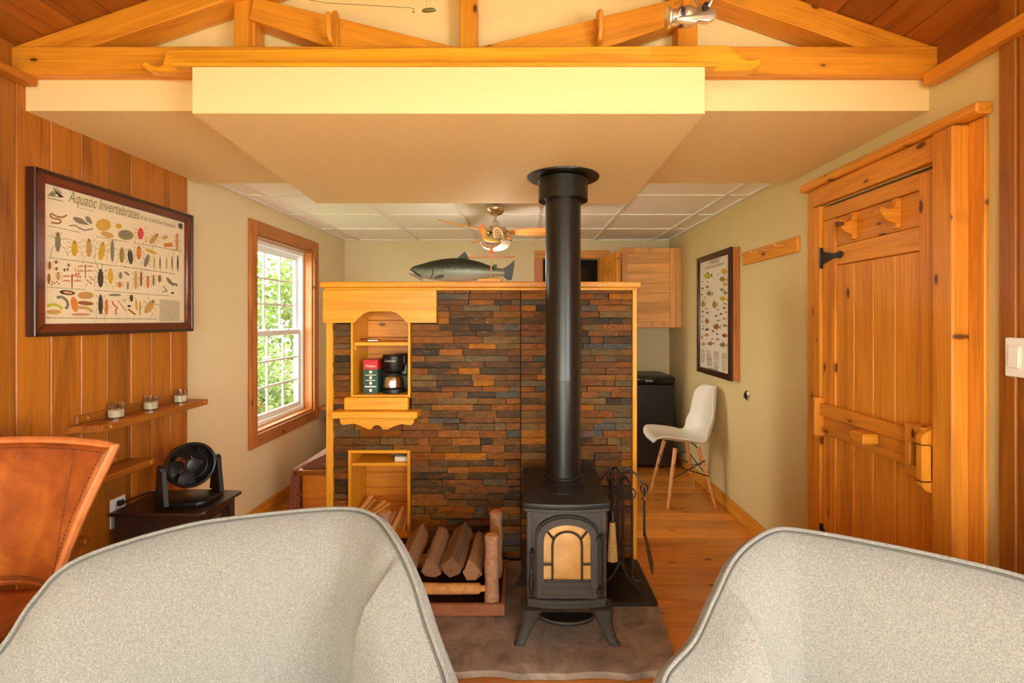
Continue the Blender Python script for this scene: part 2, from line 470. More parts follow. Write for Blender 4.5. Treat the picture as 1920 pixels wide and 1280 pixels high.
wr = thing('wall_right', 'right wall painted warm sage beige beside pine boarding', 'wall', (XR, 2, 0), kind='structure')
mb = MB(); wall_holes(mb, 'x', XR, XR + .16, YF - .15, YB + .15, 0, 2.9, [W3, (1.74, 2.48, 0, 1.965)])
mb.box(XR + .2, XR + .24, 1.6, 2.6, 0, 2.1).box(XR + .15, XR + .2, 1.6, 1.7, 0, 2.1).box(XR + .15, XR + .2, 2.5, 2.6, 0, 2.1).box(XR + .15, XR + .24, 1.6, 2.6, 2.05, 2.1)  # unseen box behind the door, added to block outside light at its gap
mb.build('plaster', M['paintR'], wr)
y = 1.548
while y > .5:
    MB().box(XR - .022 + random.uniform(-.0015, .0015), XR + .001, y - .055, y - .0008, 0, 2.46, .003).build('wall_board', M['cedarZ'], wr)
    MB().box(XR - .016, XR + .001, y - .131, y - .056, 0, 2.46, .003).build('wall_board', M['cedarZ'], wr)
    y -= .131

wb = thing('wall_back', 'far kitchen wall with doorway beside the upper cabinet', 'wall', (0, YB, 0), kind='structure')
mb = MB(); wall_holes(mb, 'y', YB, YB + .14, XL - .16, XR + .16, 0, 2.6, [(.19, .79, 0, 2.03)])
mb.build('plaster', M['paint'], wb)
wf = thing('wall_front', 'wall behind the viewer with an added wide window opening', 'wall', (0, YF, 0), kind='structure')
mb = MB(); wall_holes(mb, 'y', YF - .15, YF, XL - .16, XR + .16, 0, 3.1, [(-1.4, 1.0, .05, 2.0)])
mb.build('plaster', M['paint'], wf)
# dim room beyond the doorway
wn = thing('wall_hall', 'dark small room seen through the kitchen doorway', 'wall', (.5, 6, 0), kind='structure')
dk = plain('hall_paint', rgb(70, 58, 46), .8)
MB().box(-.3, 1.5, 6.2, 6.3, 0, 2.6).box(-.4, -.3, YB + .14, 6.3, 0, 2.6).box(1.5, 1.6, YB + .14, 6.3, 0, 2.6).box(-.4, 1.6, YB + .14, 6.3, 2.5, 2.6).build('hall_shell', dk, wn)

# ---- tile ceiling of the kitchen
ct = thing('ceiling', 'white suspended acoustic tile ceiling over the kitchen', 'ceiling', (0, 4, 2.22), kind='structure')
MB().box(XL, XR, 2.6, YB, 2.26, 2.34).build('ceiling_void', M['paint'], ct)
xs = [XL, -1.71, -1.10, -.495, .115, .725, 1.335, XR]; ys = [2.69, 3.30, 3.91, 4.52, 5.13, YB]
for a, b in zip(xs[:-1], xs[1:]):
    for c_, d in zip(ys[:-1], ys[1:]):
        if d - c_ < .05: continue
        MB().box(a + .006, b - .006, c_ + .006, d - .006, 2.226, 2.24).build('ceiling_tile', M['tile'], ct)
for a in xs[1:-1]: MB().box(a - .012, a + .012, 2.65, YB, 2.214, 2.228).build('tee_bar', M['tbar'], ct)
for c_ in ys[:-1]: MB().box(XL, XR, c_ - .012, c_ + .012, 2.2165, 2.2285).build('tee_bar', M['tbar'], ct)
MB().box(XL, XR, YB - .02, YB, 2.213, 2.23).box(XL, XL + .02, 2.7, YB, 2.213, 2.23).box(XR - .02, XR, 2.7, YB, 2.213, 2.23).build('edge_angle', M['tbar'], ct)

# ---- vaulted cedar ceiling of the front room
SL, ZE, XA = .345, 2.385, -.185
cv = thing('ceiling_vault', 'vaulted cedar board ceiling over the front room', 'ceiling', (XA, 0, 2.96), kind='structure')
def ceil_z(x): return ZE + SL * ((x - XL) if x < XA else (XR - x))
for sgn, x0 in ((1, XL), (-1, XR)):
    xx = 0
    tot = 1.685
    while xx < tot - .01:
        wd = min(.122, tot - xx)
        a, b = x0 + sgn * (xx + .0012), x0 + sgn * (xx + wd - .0012)
        za, zb = ceil_z(a), ceil_z(b); j = random.uniform(0, .003)
        for y0, y1 in ((YF, random.uniform(.4, 1.2)), (None, 1.92)):
            if y0 is None: y0 = ylast + .001
            ylast = y1
            MB().prism([(a, za + j), (b, zb + j), (b, zb + .02), (a, za + .02)], 'xz', y0, y1, .0015).build('ceiling_board', M['ceil'], cv)
        xx += wd
MB().prism([(XL - .1, ZE), (XA, 2.985), (XR + .1, ZE), (XR + .1, ZE + .1), (XA, 3.1), (XL - .1, ZE + .1)], 'xz', YF - .1, 2.0).build('roof_deck', M['grout'], cv)

# ---- gable wall, soffit and flue box
gb = thing('wall_gable', 'pale gable wall above the timber truss', 'wall', (XA, 1.92, 2.3), kind='structure')
MB().prism([(XL, 2.2), (XR, 2.2), (XR, ZE + .01), (XA, 2.98), (XL, ZE + .01)], 'xz', 1.905, 1.96).build('plaster', M['soff'], gb)
so = thing('soffit', 'cream painted soffit stepping down across the room', 'soffit', (0, 2.3, 2.17), kind='structure')
MB().box(XL, XR, 1.84, 2.82, 2.172, 2.30).build('plaster', M['soff'], so)
fb = thing('flue_box', 'long cream boxed drop in the ceiling around the stove pipe', 'soffit', (-.3, 2.3, 2.1), kind='structure')
mb = MB()
bt = [(-1.141, 1.70), (.618, 1.70), (.636, 3.02), (-1.27, 3.02)]
mb.prism(bt, 'xy', 2.104, 2.265, .002)
mb.build('plaster', M['soff'], fb)

# ---- truss in front of the gable
tr = thing('roof_truss', 'honey coloured pine roof truss below the vaulted ceiling', 'truss', (XA, 1.85, 2.3), kind='structure')
MB().box(XL, XR, 1.79, 1.90, 2.286, 2.385, .004).build('bottom_chord', M['pineX'], tr)
ang = math.atan(SL)
def strut(name, p, q, wdt, y0, y1, mat=None, lo=None):
    p, q = Vector(p), Vector(q); d = q - p; L = d.length
    mb = MB().box(0, L, y0 - 1.85, y1 - 1.85, -wdt, 0, .004)
    return mb.build(name, mat or M['pineX'], tr, local=True, loc=Vector((p.x, 1.85, p.y)) - Vector(tr.location), rot=(0, -math.atan2(d.y, d.x), 0))
for sgn, xw in ((1, XL), (-1, XR)):
    # rafter as a clipped prism following the ceiling
    e = XA
    top0, top1 = ZE, ceil_z(XA)
    a, b = xw, e
    th = .098
    xc = xw + sgn * th / SL
    poly = [(a, top0), (b, top1), (b, top1 - th), (xc, ZE)]
    L_ = Vector((b - a, top1 - top0)).length
    mb = MB().prism([(px_ - a, pz_ - top0) for px_, pz_ in poly], 'xz', 1.80 - 1.85, 1.90 - 1.85, .003)
    # rotate the grain: build along local x
    rot = math.atan2(top1 - top0, b - a) if sgn > 0 else math.atan2(top1 - top0, b - a) - math.pi
    rm = Matrix.Rotation(rot, 4, 'Y')
    mb.v = [rm @ v for v in mb.v]
    mb.build('rafter', M['pineX'], tr, local=True, loc=Vector((a, 1.85, top0)) - Vector(tr.location), rot=(0, -rot, 0))
def post(u0, u1):
    a, b = (u0 - CU) / F * 1.83, (u1 - CU) / F * 1.83
    MB().box(a, b, 1.83, 1.90, 2.385, ceil_z((a + b) / 2) - .02, .003).build('post', M['pineZ'], tr)
post(438, 477); post(862, 894); post(1271, 1308)
# webs: from the foot of the king post out to the heads of the side posts
for (pu, pv, qu, qv) in ((858, 88, 476, -6), (898, 88, 1272, -4)):
    p = px(pu, pv, 1.82); q = px(qu, qv, 1.82)
    d = Vector((q.x - p.x, q.z - p.z)); n = Vector((-d.y, d.x)).normalized()
    if n.y > 0: n = -n
    dn = d.normalized()
    rot = math.atan2(d.y, d.x); 
    if abs(rot) > math.pi / 2: rot -= math.pi
    poly = [Vector((p.x, p.z)), Vector((q.x, q.z)), Vector((q.x, q.z)) + n * .085, Vector((p.x + .42 * (1 if d.x > 0 else -1), ZE - .005)), Vector((p.x, ZE - .005))]
    mb = MB().prism([(t.x - p.x, t.y - p.z) for t in poly], 'xz', 1.82 - 1.85, 1.90 - 1.85, .003)
    rm = Matrix.Rotation(rot, 4, 'Y'); mb.v = [rm @ v for v in mb.v]
    mb.build('web', M['pineX'], tr, local=True, loc=Vector((p.x, 1.85, p.z)) - Vector(tr.location), rot=(0, -rot, 0))

# carved rod rail resting on the box, with a hook at either end
rl = thing('rod_rail', 'long honey pine rail with curled hook ends along the truss beam', 'rail', (-.25, 1.77, 2.262))
z0, z1 = 2.266, 2.352
def rx(u): return (u - CU) / F * 1.76
def rz(v): return H - (v - CV) / F * 1.76
poly = [(rx(316), rz(97)), (rx(1360), rz(89)), (rx(1376), rz(100)), (rx(1386), rz(112)), (rx(1400), rz(117)), (rx(1412), rz(115)), (rx(1416), rz(112)), (rx(1424), rz(114)), (rx(1425), rz(122)), (rx(1418), rz(130)), (rx(1402), rz(135)), (rx(1360), rz(136)),
        (rx(1320), rz(136)), (rx(360), rz(140)), (rx(318), rz(138)), (rx(282), rz(136)), (rx(272), rz(128)), (rx(272), rz(121)), (rx(280), rz(119)), (rx(288), rz(125)), (rx(300), rz(128)), (rx(310), rz(126)), (rx(314), rz(112))]
MB().prism(poly, 'xz', 1.745, 1.789, .003).build('rail_board', M['gold'], rl)
MB().box(rx(360) - .03, rx(1322) + .02, 1.695, 1.7445, 2.2655, 2.279, .003).build('ledge_strip', M['gold'], rl)

# ceiling edge trims in the front room
t1 = tag(MB().box(XLW, XLW + .05, YF, 1.835, 2.258, 2.288, .004).build('trim_1', M['cedarY'], None), 'cedar ledge moulding along the top of the left wall', 'trim', kind='structure')
t2 = tag(MB().box(XR - .05, XR, YF, 1.81, 2.248, 2.296, .006).build('trim_2', M['doorY'], None), 'pine ledge moulding along the top of the right wall', 'trim', kind='structure')
t3 = thing('trim_3', 'cedar frieze boards above the right ledge moulding', 'trim', (XR, 1, 2.3), kind='structure')
MB().box(XR - .012, XR, YF, 1.84, 2.297, 2.46).build('frieze_board', M['ceil'], t3)
bl = thing('baseboard_left', 'honey pine baseboard under the kitchen window wall', 'baseboard', (XL, 3.9, 0), kind='structure')
MB().box(XL, XL + .018, 2.725, YB, 0, .095, .004).build('board', M['pineY'], bl)
br = thing('baseboard_right', 'honey pine baseboard along the sage wall', 'baseboard', (XR, 3.9, 0), kind='structure')
MB().box(XR - .018, XR, 2.605, 3.62, 0, .093, .004).build('board', M['pineY'], br)
MB().box(XR - .018, XR, 3.622, YB, 0, .093, .004).build('board', M['pineY'], br)

# ---- kitchen window with grilles
def window(name, label, y0, y1, z0, z1, xi, cols, rows, side=-1):
    t = thing(name, label, 'window', (xi, (y0 + y1) / 2, z0), kind='structure')
    xo = xi - .15
    # wood casing on the room side and wooden reveal
    c = .088
    for a, b, r, s in ((y0 - c, y0, z0 - c, z1 + c), (y1, y1 + c, z0 - c, z1 + c)):
        MB().box(xi, xi + .022, a, b, r, s, .004).build('casing', M['casing'], t)
    for r, s in ((z0 - c, z0), (z1, z1 + c)):
        MB().box(xi, xi + .0215, y0, y1, r, s, .004).build('casing', M['casingY'], t)
    MB().box(xo, xi + .001, y0, y0 + .016, z0, z1).build('reveal', M['casing'], t)
    MB().box(xo, xi + .001, y1 - .016, y1, z0, z1).build('reveal', M['casing'], t)
    MB().box(xo, xi + .001, y0 + .016, y1 - .016, z0, z0 + .016).build('reveal', M['casingY'], t)
    MB().box(xo, xi + .001, y0 + .016, y1 - .016, z1 - .016, z1).build('reveal', M['casingY'], t)
    a, b, r, s = y0 + .016, y1 - .016, z0 + .016, z1 - .016
    fr = MB(); f = .035
    for q in ((a, a + f, r, s), (b - f, b, r, s), (a + f, b - f, r, r + f), (a + f, b - f, s - f, s)):
        fr.box(xo + .01, xo + .085, *q, .003)
    fr.build('vinyl_frame', M['white'], t)
    a, b, r, s = a + f, b - f, r + f, s - f
    mid = (r + s) / 2 - .01
    for k, (q0, q1, x) in enumerate(((mid - .01, s, xo + .032), (r, mid + .025, xo + .058))):
        sa = MB(); e = .042
        for q in ((a, a + e, q0, q1), (b - e, b, q0, q1), (a + e, b - e, q0, q0 + e), (a + e, b - e, q1 - e, q1)):
            sa.box(x - .012, x + .012, *q, .003)
        sash = sa.build('sash', M['white'], t)
        A, B, C_, D = a + e, b - e, q0 + e, q1 - e
        mu = MB()
        for i in range(1, cols): yy = A + (B - A) * i / cols; mu.box(x - .006, x + .006, yy - .008, yy + .008, C_, D)
        for j in range(1, rows): zz = C_ + (D - C_) * j / rows; mu.box(x - .0055, x + .0055, A, B, zz - .008, zz + .008)
        mu.build('muntins', M['white'], sash)
        for i in range(cols):
            for j in range(rows):
                MB().box(x - .002, x + .002, A + (B - A) * i / cols + .008, A + (B - A) * (i + 1) / cols - .008, C_ + (D - C_) * j / rows + .008, C_ + (D - C_) * (j + 1) / rows - .008).build('pane', M['pane'], sash)
        if k == 1:
            for q in (.3, .7):
                yy = a + (b - a) * q
                MB().box(x + .002, x + .03, yy - .022, yy + .022, q1 - .002, q1 + .012, .004).build('latch', M['white'], sash)
    return t
window('window_1', 'white double hung window with grilles in an orange wood casing', *W1, XL, 3, 3)
t = thing('added_side_window', 'added unseen side window beside the viewer in the right wall', 'window', (XR, -.3, .8), kind='structure')  # invented window, added to let light in from the right
fr = MB()
for q in ((W3[0], W3[0] + .05, W3[2], W3[3]), (W3[1] - .05, W3[1], W3[2], W3[3]), (W3[0] + .05, W3[1] - .05, W3[2], W3[2] + .05), (W3[0] + .05, W3[1] - .05, W3[3] - .05, W3[3]), (-.325, -.275, W3[2] + .05, W3[3] - .05)):
    fr.box(XR + .06, XR + .12, q[0], q[1], q[2], q[3], .003)
fr.build('vinyl_frame', M['white'], t)
for a, b in ((W3[0] + .05, -.325), (-.275, W3[1] - .05)):
    MB().box(XR + .088, XR + .092, a, b, W3[2] + .05, W3[3] - .05).build('pane', M['pane'], t)
t = thing('added_rear_window', 'added unseen tall glazed patio window in the wall behind the viewer', 'window', (-.2, YF, .05), kind='structure')  # invented glazing, made tall to light the floor and soffit underside
fr = MB()
for q in ((-1.4, -1.34, .05, 2.0), (.94, 1.0, .05, 2.0), (-1.34, .94, .05, .11), (-1.34, .94, 1.94, 2.0), (-.62, -.57, .11, 1.94), (.17, .22, .11, 1.94)):
    fr.box(q[0], q[1], YF - .1, YF - .04, q[2], q[3], .003)
fr.build('vinyl_frame', M['white'], t)
for a, b in ((-1.34, -.62), (-.57, .17), (.22, .94)):
    MB().box(a, b, YF - .072, YF - .068, .11, 1.94).build('pane', M['pane'], t)

# ---- plank door on the right wall (door_1)
d1 = thing('door_1', 'knotty pine plank door with wooden latch on the right wall', 'door', (XR, 2.1, 0), kind='structure')
DX = XR - .012
def dbox(name, y0, y1, z0, z1, x0, x1, m, b=.003, par=None): return MB().box(x0, x1, y0, y1, z0, z1, b).build(name, M[m], par or d1)
dbox('stile', 1.768, 1.872, .012, 1.95, DX - .004, XR + .03, 'doorZ', .006)
dbox('stile', 2.372, 2.468, .012, 1.885, DX - .004, XR + .03, 'doorZ', .004)
dbox('rail', 1.872, 2.468, 1.887, 1.95, DX - .003, XR + .03, 'doorY')
dbox('top_panel', 1.8735, 2.3705, 1.7505, 1.8855, DX + .006, XR + .03, 'doorY')
dbox('rail', 1.8735, 2.3705, 1.659, 1.7485, DX - .001, XR + .03, 'doorY')
yy = 1.8735
for k in range(4):
    dbox('plank', yy + .001, yy + .1233, .012, 1.657, DX + .004, XR + .03, 'doorZ', .004); yy += .1243
# coat hooks shaped like crescents
for yk in (2.245, 1.985):
    poly = [(DX + .006, 1.76), (DX + .006, 1.882), (DX - .012, 1.882), (DX - .014, 1.862), (DX - .022, 1.846), (DX - .038, 1.838), (DX - .055, 1.840), (DX - .068, 1.85), (DX - .080, 1.846), (DX - .078, 1.828), (DX - .064, 1.806), (DX - .044, 1.79), (DX - .02, 1.783), (DX - .012, 1.776), (DX - .012, 1.76)]
    MB().prism(poly, 'xz', yk - .02, yk + .012, .003).build('coat_hook', M['doorX'], d1)
# hinges
for zc in (1.703, .33):
    hg = MB().box(DX - .012, DX - .001, 2.472, 2.505, zc - .052, zc + .052, .002)
    hg.lathe([(.006, -.052), (.006, .052)], (DX - .014, 2.472, zc), 'z', 10)
    hg.prism([(2.470, zc - .032), (2.470, zc + .032), (2.43, zc + .024), (2.39, zc + .012), (2.345, zc + .012), (2.33, zc + .018), (2.315, zc + .012), (2.310, zc), (2.315, zc - .012), (2.33, zc - .018), (2.345, zc - .012), (2.39, zc - .012), (2.43, zc - .024)], 'yz', DX - .012, DX - .005, .001)
    tag(hg.build('hinge', M['black'], d1), 'black iron strap hinge')
# wooden bar latch
lt = MB().box(DX - .032, DX - .008, 1.80, 2.47, .925, .985, .004).build('latch_bar', M['doorY'], d1)
MB().box(DX - .02, DX - .006, 1.80, 2.47, .838, .872, .003).build('latch_rail', M['doorY'], lt)
MB().box(DX - .012, DX - .004, 1.80, 2.47, .865, .93, .002).build('latch_back', M['doorY'], lt)
MB().box(DX - .055, DX - .006, 2.452, 2.476, .822, 1.012, .004).build('latch_bracket', M['doorZ'], lt)
ring = MB()
for q in ((1.775, 1.862, .822, .862), (1.775, 1.862, .948, 1.01), (1.775, 1.80, .862, .948), (1.838, 1.862, .862, .948)):
    ring.box(DX - .062, DX - .05, q[0], q[1], q[2], q[3], .002)
ring.box(DX - .056, DX - .006, 1.847, 1.862, .822, 1.01, .003)
ring.build('latch_bracket', M['doorZ'], lt)
MB().box(DX - .095, DX - .03, 2.04, 2.135, .882, .926, .006).build('latch_knob', M['pineX'], lt)
# trapezoid pull
a = DX - .004
poly = [(a, .70), (a, 1.078), (a - .012, 1.085), (a - .020, 1.075), (a - .020, 1.03), (a - .066, .995), (a - .078, .985), (a - .078, .80), (a - .066, .785), (a - .020, .765), (a - .020, .71), (a - .012, .70)]
hole = [(a - .02, .83), (a - .02, .95), (a - .045, .945), (a - .045, .835)]
mb = MB()
mb.prism([(a, .70), (a, 1.08), (a - .014, 1.08), (a - .014, .70)], 'xz', 1.748, 1.782, .004)
mb.prism([(a - .014, 1.03), (a - .072, .995), (a - .082, .982), (a - .082, .95), (a - .014, .95)], 'xz', 1.750, 1.780, .003)
mb.prism([(a - .014, .83), (a - .082, .83), (a - .082, .808), (a - .072, .795), (a - .014, .765)], 'xz', 1.750, 1.780, .003)
mb.box(a - .082, a - .048, 1.750, 1.780, .82, .96, .003)
mb.build('door_pull', M['pineZ'], d1)
# casing
cs = thing('trim_4', 'layered pine casing around the plank door', 'trim', (XR, 2.1, 0), kind='structure')
MB().box(XR - .016, XR, 2.53, 2.603, 0, 2.06, .003).build('side_board', M['doorZ'], cs)
MB().box(XR - .028, XR + .03, 2.474, 2.53, 0, 1.965, .004).build('side_board', M['doorZ'], cs)
MB().box(XR - .016, XR, 1.60, 1.66, 0, 2.055, .003).build('side_board', M['doorZ'], cs)
MB().box(XR - .068, XR - .0, 1.66, 1.748, 0, 2.052, .006).build('side_board', M['doorZ'], cs)
MB().box(XR - .034, XR + .03, 1.75, 2.53, 1.968, 2.058, .004).build('head_board', M['doorY'], cs)
MB().box(XR - .055, XR, 1.585, 2.615, 2.06, 2.098, .006).build('head_cap', M['doorY'], cs)

# ---- back doorway: casing and open door leaf
cs = thing('trim_5', 'orange pine casing around the kitchen doorway', 'trim', (.5, YB, 0), kind='structure')
MB().box(.10, .19, YB - .02, YB, 0, 2.03, .003).build('side_board', M['casing'], cs)
MB().box(.79, .88, YB - .02, YB, 0, 2.03, .003).build('side_board', M['casing'], cs)
MB().box(.10, .88, YB - .021, YB, 2.03, 2.11, .003).build('head_board', M['pineX'], cs)
d2 = thing('door_2', 'open honey pine panel door in front of the kitchen doorway', 'door', (.77, 5.12, 0), kind='structure')
p0, p1 = Vector((.765, 5.115)), Vector((.84, 4.45))
dd = (p1 - p0); Ld = dd.length; ad = math.atan2(dd.y, dd.x)
def d2box(name, a, b, z0, z1, t0, t1, m): MB().box(a, b, t0, t1, z0, z1, .003).build(name, M[m], d2, local=True, rot=(0, 0, ad))
d2box('stile', 0, .1, .01, 2.015, -.02, .02, 'pineZ'); d2box('stile', Ld - .1, Ld, .01, 2.015, -.02, .02, 'pineZ')
d2box('rail', .1, Ld - .1, 1.85, 2.015, -.019, .019, 'pineX'); d2box('rail', .1, Ld - .1, .01, .2, -.019, .019, 'pineX'); d2box('rail', .1, Ld - .1, .95, 1.1, -.019, .019, 'pineX')
q = (Ld - .2) / 3
for k in range(3):
    d2box('panel', .1 + k * q + .012, .1 + (k + 1) * q - .012, 1.1, 1.85, -.01, .01, 'pineZ'); d2box('panel', .1 + k * q + .012, .1 + (k + 1) * q - .012, .2, .95, -.01, .01, 'pineZ')
    if k: d2box('mullion', .1 + k * q - .012, .1 + k * q + .012, .2, 1.85, -.016, .016, 'pineZ')

# ---- stone faced partition with cap, posts and niches
PW = 2.85
s_ = PW / F
def WX(u): return (u - CU) * s_
def WZ(v): return H - (v - CV) * s_
pt = thing('wall_partition', 'half height partition faced with stacked ledge stone', 'wall', (-.25, PW, 0), kind='structure')
X0, X1 = WX(614), WX(1193)
un = (WX(660), WX(771), WZ(745), WZ(560))      # upper niche opening
ln = (WX(655), WX(771), .15, WZ(842))          # lower niche opening
PD = .34                                        # partition depth
mb = MB(); wall_holes(mb, 'y', PW + .02, PW + PD, X0 + .002, X1 - .002, 0, 1.572, [])
mb = MB()
z_lo, z_hi = 0, 1.572
mb.box(X0 + .002, un[0], PW + .02, PW + PD, 0, z_hi); mb.box(ln[1], X1 - .002, PW + .02, PW + PD, 0, z_hi)
mb.box(un[0], ln[1], PW + .02, PW + PD, 0, ln[2]); mb.box(un[0], ln[1], PW + .02, PW + PD, ln[3], un[2]); mb.box(un[0], ln[1], PW + .02, PW + PD, un[3], z_hi)
mb.box(un[0], ln[1], PW + .262, PW + PD, 0, z_hi)
mb.build('core', M['grout'], pt)
# stones
random.seed(11)
protos = []
for k in range(8):
    bm = bmesh.new()
    nx = 3
    P = [[None] * 3 for _ in range(nx + 1)]
    front = [[bm.verts.new((i / nx, -random.uniform(.0, .05) if 0 < i < nx and j == 1 else random.uniform(-.03, .03), [0, .5, 1][j] + (0 if j == 1 else random.uniform(-.02, .02)))) for j in range(3)] for i in range(nx + 1)]
    back = [bm.verts.new((x, 1, z)) for x, z in ((0, 0), (1, 0), (1, 1), (0, 1))]
    for i in range(nx):
        for j in range(2): bm.faces.new((front[i][j], front[i + 1][j], front[i + 1][j + 1], front[i][j + 1]))
    bm.faces.new([front[i][0] for i in range(nx + 1)][::-1] + [back[0], back[1]])
    bm.faces.new([front[i][2] for i in range(nx + 1)] + [back[2], back[3]])
    bm.faces.new([front[0][j] for j in range(3)] + [back[3], back[0]])
    bm.faces.new([front[nx][j] for j in range(3)][::-1] + [back[1], back[2]])
    bmesh.ops.recalc_face_normals(bm, faces=bm.faces)
    me = bpy.data.meshes.new('stone'); bm.to_mesh(me); bm.free(); me.materials.append(M['stone']); protos.append(me)
stones = []
z = .034
SX0, SX1 = WX(627), WX(1184)
while z < 1.566:
    h = min(random.choice((.031, .034, .036, .038, .042)), 1.568 - z)
    if h < .014: break
    zc = z + h / 2
    spans = [[SX0, WX(976)], [WX(977), SX1]]
    def cut(spans, a, b):
        out = []
        for p, q in spans:
            if b <= p or a >= q: out.append([p, q]); continue
            if a - p > .01: out.append([p, a])
            if q - b > .01: out.append([b, q])
        return out
    if un[2] - .07 - .0 < z + h and zc < WZ(600): spans = cut(spans, un[0] - .004, un[1] + .004)
    if ln[2] < z + h and zc < ln[3]: spans = cut(spans, ln[0] - .004, ln[1] + .004)
    if zc > WZ(603): spans = cut(spans, WX(600), WX(821))
    for p, q in spans:
        x = p
        while x < q - .004:
            L = random.uniform(.06, .25)
            if q - (x + L) < .05: L = q - x
            stones.append((x, z, L, h)); x += L
    z += h
def hidden(st):
    x, z, L, h = st
    return z < .30
order = sorted(range(len(stones)), key=lambda i: (hidden(stones[i]), -stones[i][2] * stones[i][3]))
mbs = MB()
for rank, i in enumerate(order):
    x, z, L, h = stones[i]; d = random.uniform(.024, .046)
    me = random.choice(protos)
    if rank < 300:
        o = bpy.data.objects.new('stone', me); COL.objects.link(o); o.parent = pt
        o.location = Vector((x + .0008, PW + .022 - d, z + .0008)) - origin(pt)
        o.scale = (L - .003, d, h - .0028)
    else:
        MM = Matrix.Translation((x + .0008, PW + .022 - d, z + .0008)) @ Matrix.Diagonal((L - .003, d, h - .0028, 1))
        mbs.add([v.co for v in me.vertices], [list(p.vertices) for p in me.polygons], 0, MM)
o = mbs.build('small_stones', M['stonei'], pt, ang=0); o['kind'] = 'stuff'
# wooden posts, cap, header and niche linings
MB().box(X0, WX(627), PW - .022, PW + PD + .01, 0, WZ(603), .003).build('corner_post', M['goldZ'], pt)
MB().box(WX(1184.5), X1, PW - .022, PW + PD + .01, 0, 1.572, .003).build('corner_post', M['goldZ'], pt)
cap = MB().box(WX(605), WX(1199), PW - .05, PW + PD + .04, 1.578, 1.612, .006).build('cap', M['gold'], pt)
MB().box(WX(612), WX(1193), PW - .034, PW + PD + .02, 1.564, 1.578, .003).build('cap_moulding', M['gold'], cap)
# header with arch
def arch(n=10):
    a, b = WX(669), WX(766); zb = WZ(605); pts = []
    for k in range(n + 1):
        t_ = k / n; pts.append((a + (b - a) * t_, WZ(604) + (WZ(584) - WZ(604)) * min(1, 1.45 * math.sin(math.pi * t_)) if 0 < t_ < 1 else WZ(605)))
    return pts
poly = [(WX(611), WZ(605))] + arch() + [(WX(821), WZ(605)), (WX(821), 1.5635), (WX(611), 1.5635)]
hd = MB().prism(poly, 'xz', PW - .045, PW - .02, .002).build('header_board', M['gold'], pt)
pg = MB()
for u, v in ((622, 554), (622, 585), (643, 585), (714, 554), (714, 566), (787, 554), (784, 592), (783, 584)):
    pg.lathe([(.004, 0), (.004, .003)], (WX(u), PW - .048, WZ(v)), 'y', 8)
pg.build('wood_plugs', M['beech'], hd)
def niche(x0, x1, z0, z1, fr, name):
    MB().box(x0, x0 + fr, PW - .024, PW + .25, z0, z1, .002).build(name + '_side', M['goldZ'], pt)
    MB().box(x1 - fr, x1, PW - .024, PW + .25, z0, z1, .002).build(name + '_side', M['goldZ'], pt)
    MB().box(x0 + fr, x1 - fr, PW - .022, PW + .25, z1 - .018, z1, .002).build(name + '_top', M['gold'], pt)
    MB().box(x0 + fr, x1 - fr, PW - .022, PW + .25, z0, z0 + .018, .002).build(name + '_floor', M['gold'], pt)
    k = 5; hh = (z1 - z0 - .036) / k
    for j in range(k):
        MB().box(x0 + fr, x1 - fr, PW + .24, PW + .26, z0 + .018 + j * hh + .001, z0 + .018 + (j + 1) * hh - .001, .002).build(name + '_back_board', M['doorX'], pt)
niche(un[0], un[1], un[2], un[3], .014, 'niche')
niche(ln[0], ln[1], ln[2], ln[3], .018, 'niche')
MB().box(un[0] + .014, un[1] - .014, PW - .005, PW + .24, WZ(648), WZ(641), .002).build('niche_shelf', M['gold'], pt)
MB().box(un[0] + .0145, un[0] + .024, PW, PW + .2, WZ(656), WZ(648.5)).build('shelf_cleat', M['gold'], pt)
MB().box(ln[0] + .018, ln[1] - .018, PW - .005, PW + .24, WZ(873), WZ(867), .002).build('niche_shelf', M['gold'], pt)
MB().box(WX(653), WX(770), PW - .07, PW - .022, WZ(764.5), WZ(742), .004).build('sill_board', M['gold'], pt)
lg = MB().box(WX(635), WX(790), PW - .115, PW - .01, WZ(777.5), WZ(765), .004).build('ledge', M['gold'], pt)
poly = [(WX(645), WZ(777.8)), (WX(783), WZ(777.8)), (WX(781), WZ(788)), (WX(776), WZ(792)), (WX(758), WZ(790)), (WX(745), WZ(794)), (WX(733), WZ(800)), (WX(724), WZ(800)), (WX(721), WZ(794)), (WX(714), WZ(791.5)), (WX(707), WZ(794)), (WX(704), WZ(800)), (WX(696), WZ(799)), (WX(684), WZ(793)), (WX(670), WZ(789)), (WX(652), WZ(792)), (WX(647), WZ(788))]
MB().prism(poly, 'xz', PW - .075, PW - .045, .002).build('scalloped_apron', M['gold'], lg)

# ---- hearth slab
random.seed(7)
poly = [(-1.12, 2.82), (-1.12, 1.97)]
x = -1.0
while x < .55: poly.append((x, 1.925 + random.uniform(-.012, .012))); x += random.uniform(.06, .12)
poly += [(.58, 1.935), (.605, 1.97), (.60, 2.03), (.625, 2.08), (.613, 2.13), (.636, 2.2), (.628, 2.26), (.642, 2.32), (.64, 2.5), (.645, 2.82)]
hs = tag(MB().prism(poly, 'xy', .0005, .03, .006, seg=2).build('hearth_slab', M['slate'], None, loc=(-.2, 2.3, 0)), 'rough brown slate hearth slab under the wood stove', 'hearth', kind='structure')
# ================================================================== the wood stove and its pipe
SXC = .178
st = thing('wood_stove', 'black cast iron wood stove with arched glass door on the slate hearth', 'stove', (SXC, 2.3, .03))
def sx(u, Y=2.1): return (u - CU) / F * Y
YFR, YBK = 2.115, 2.56
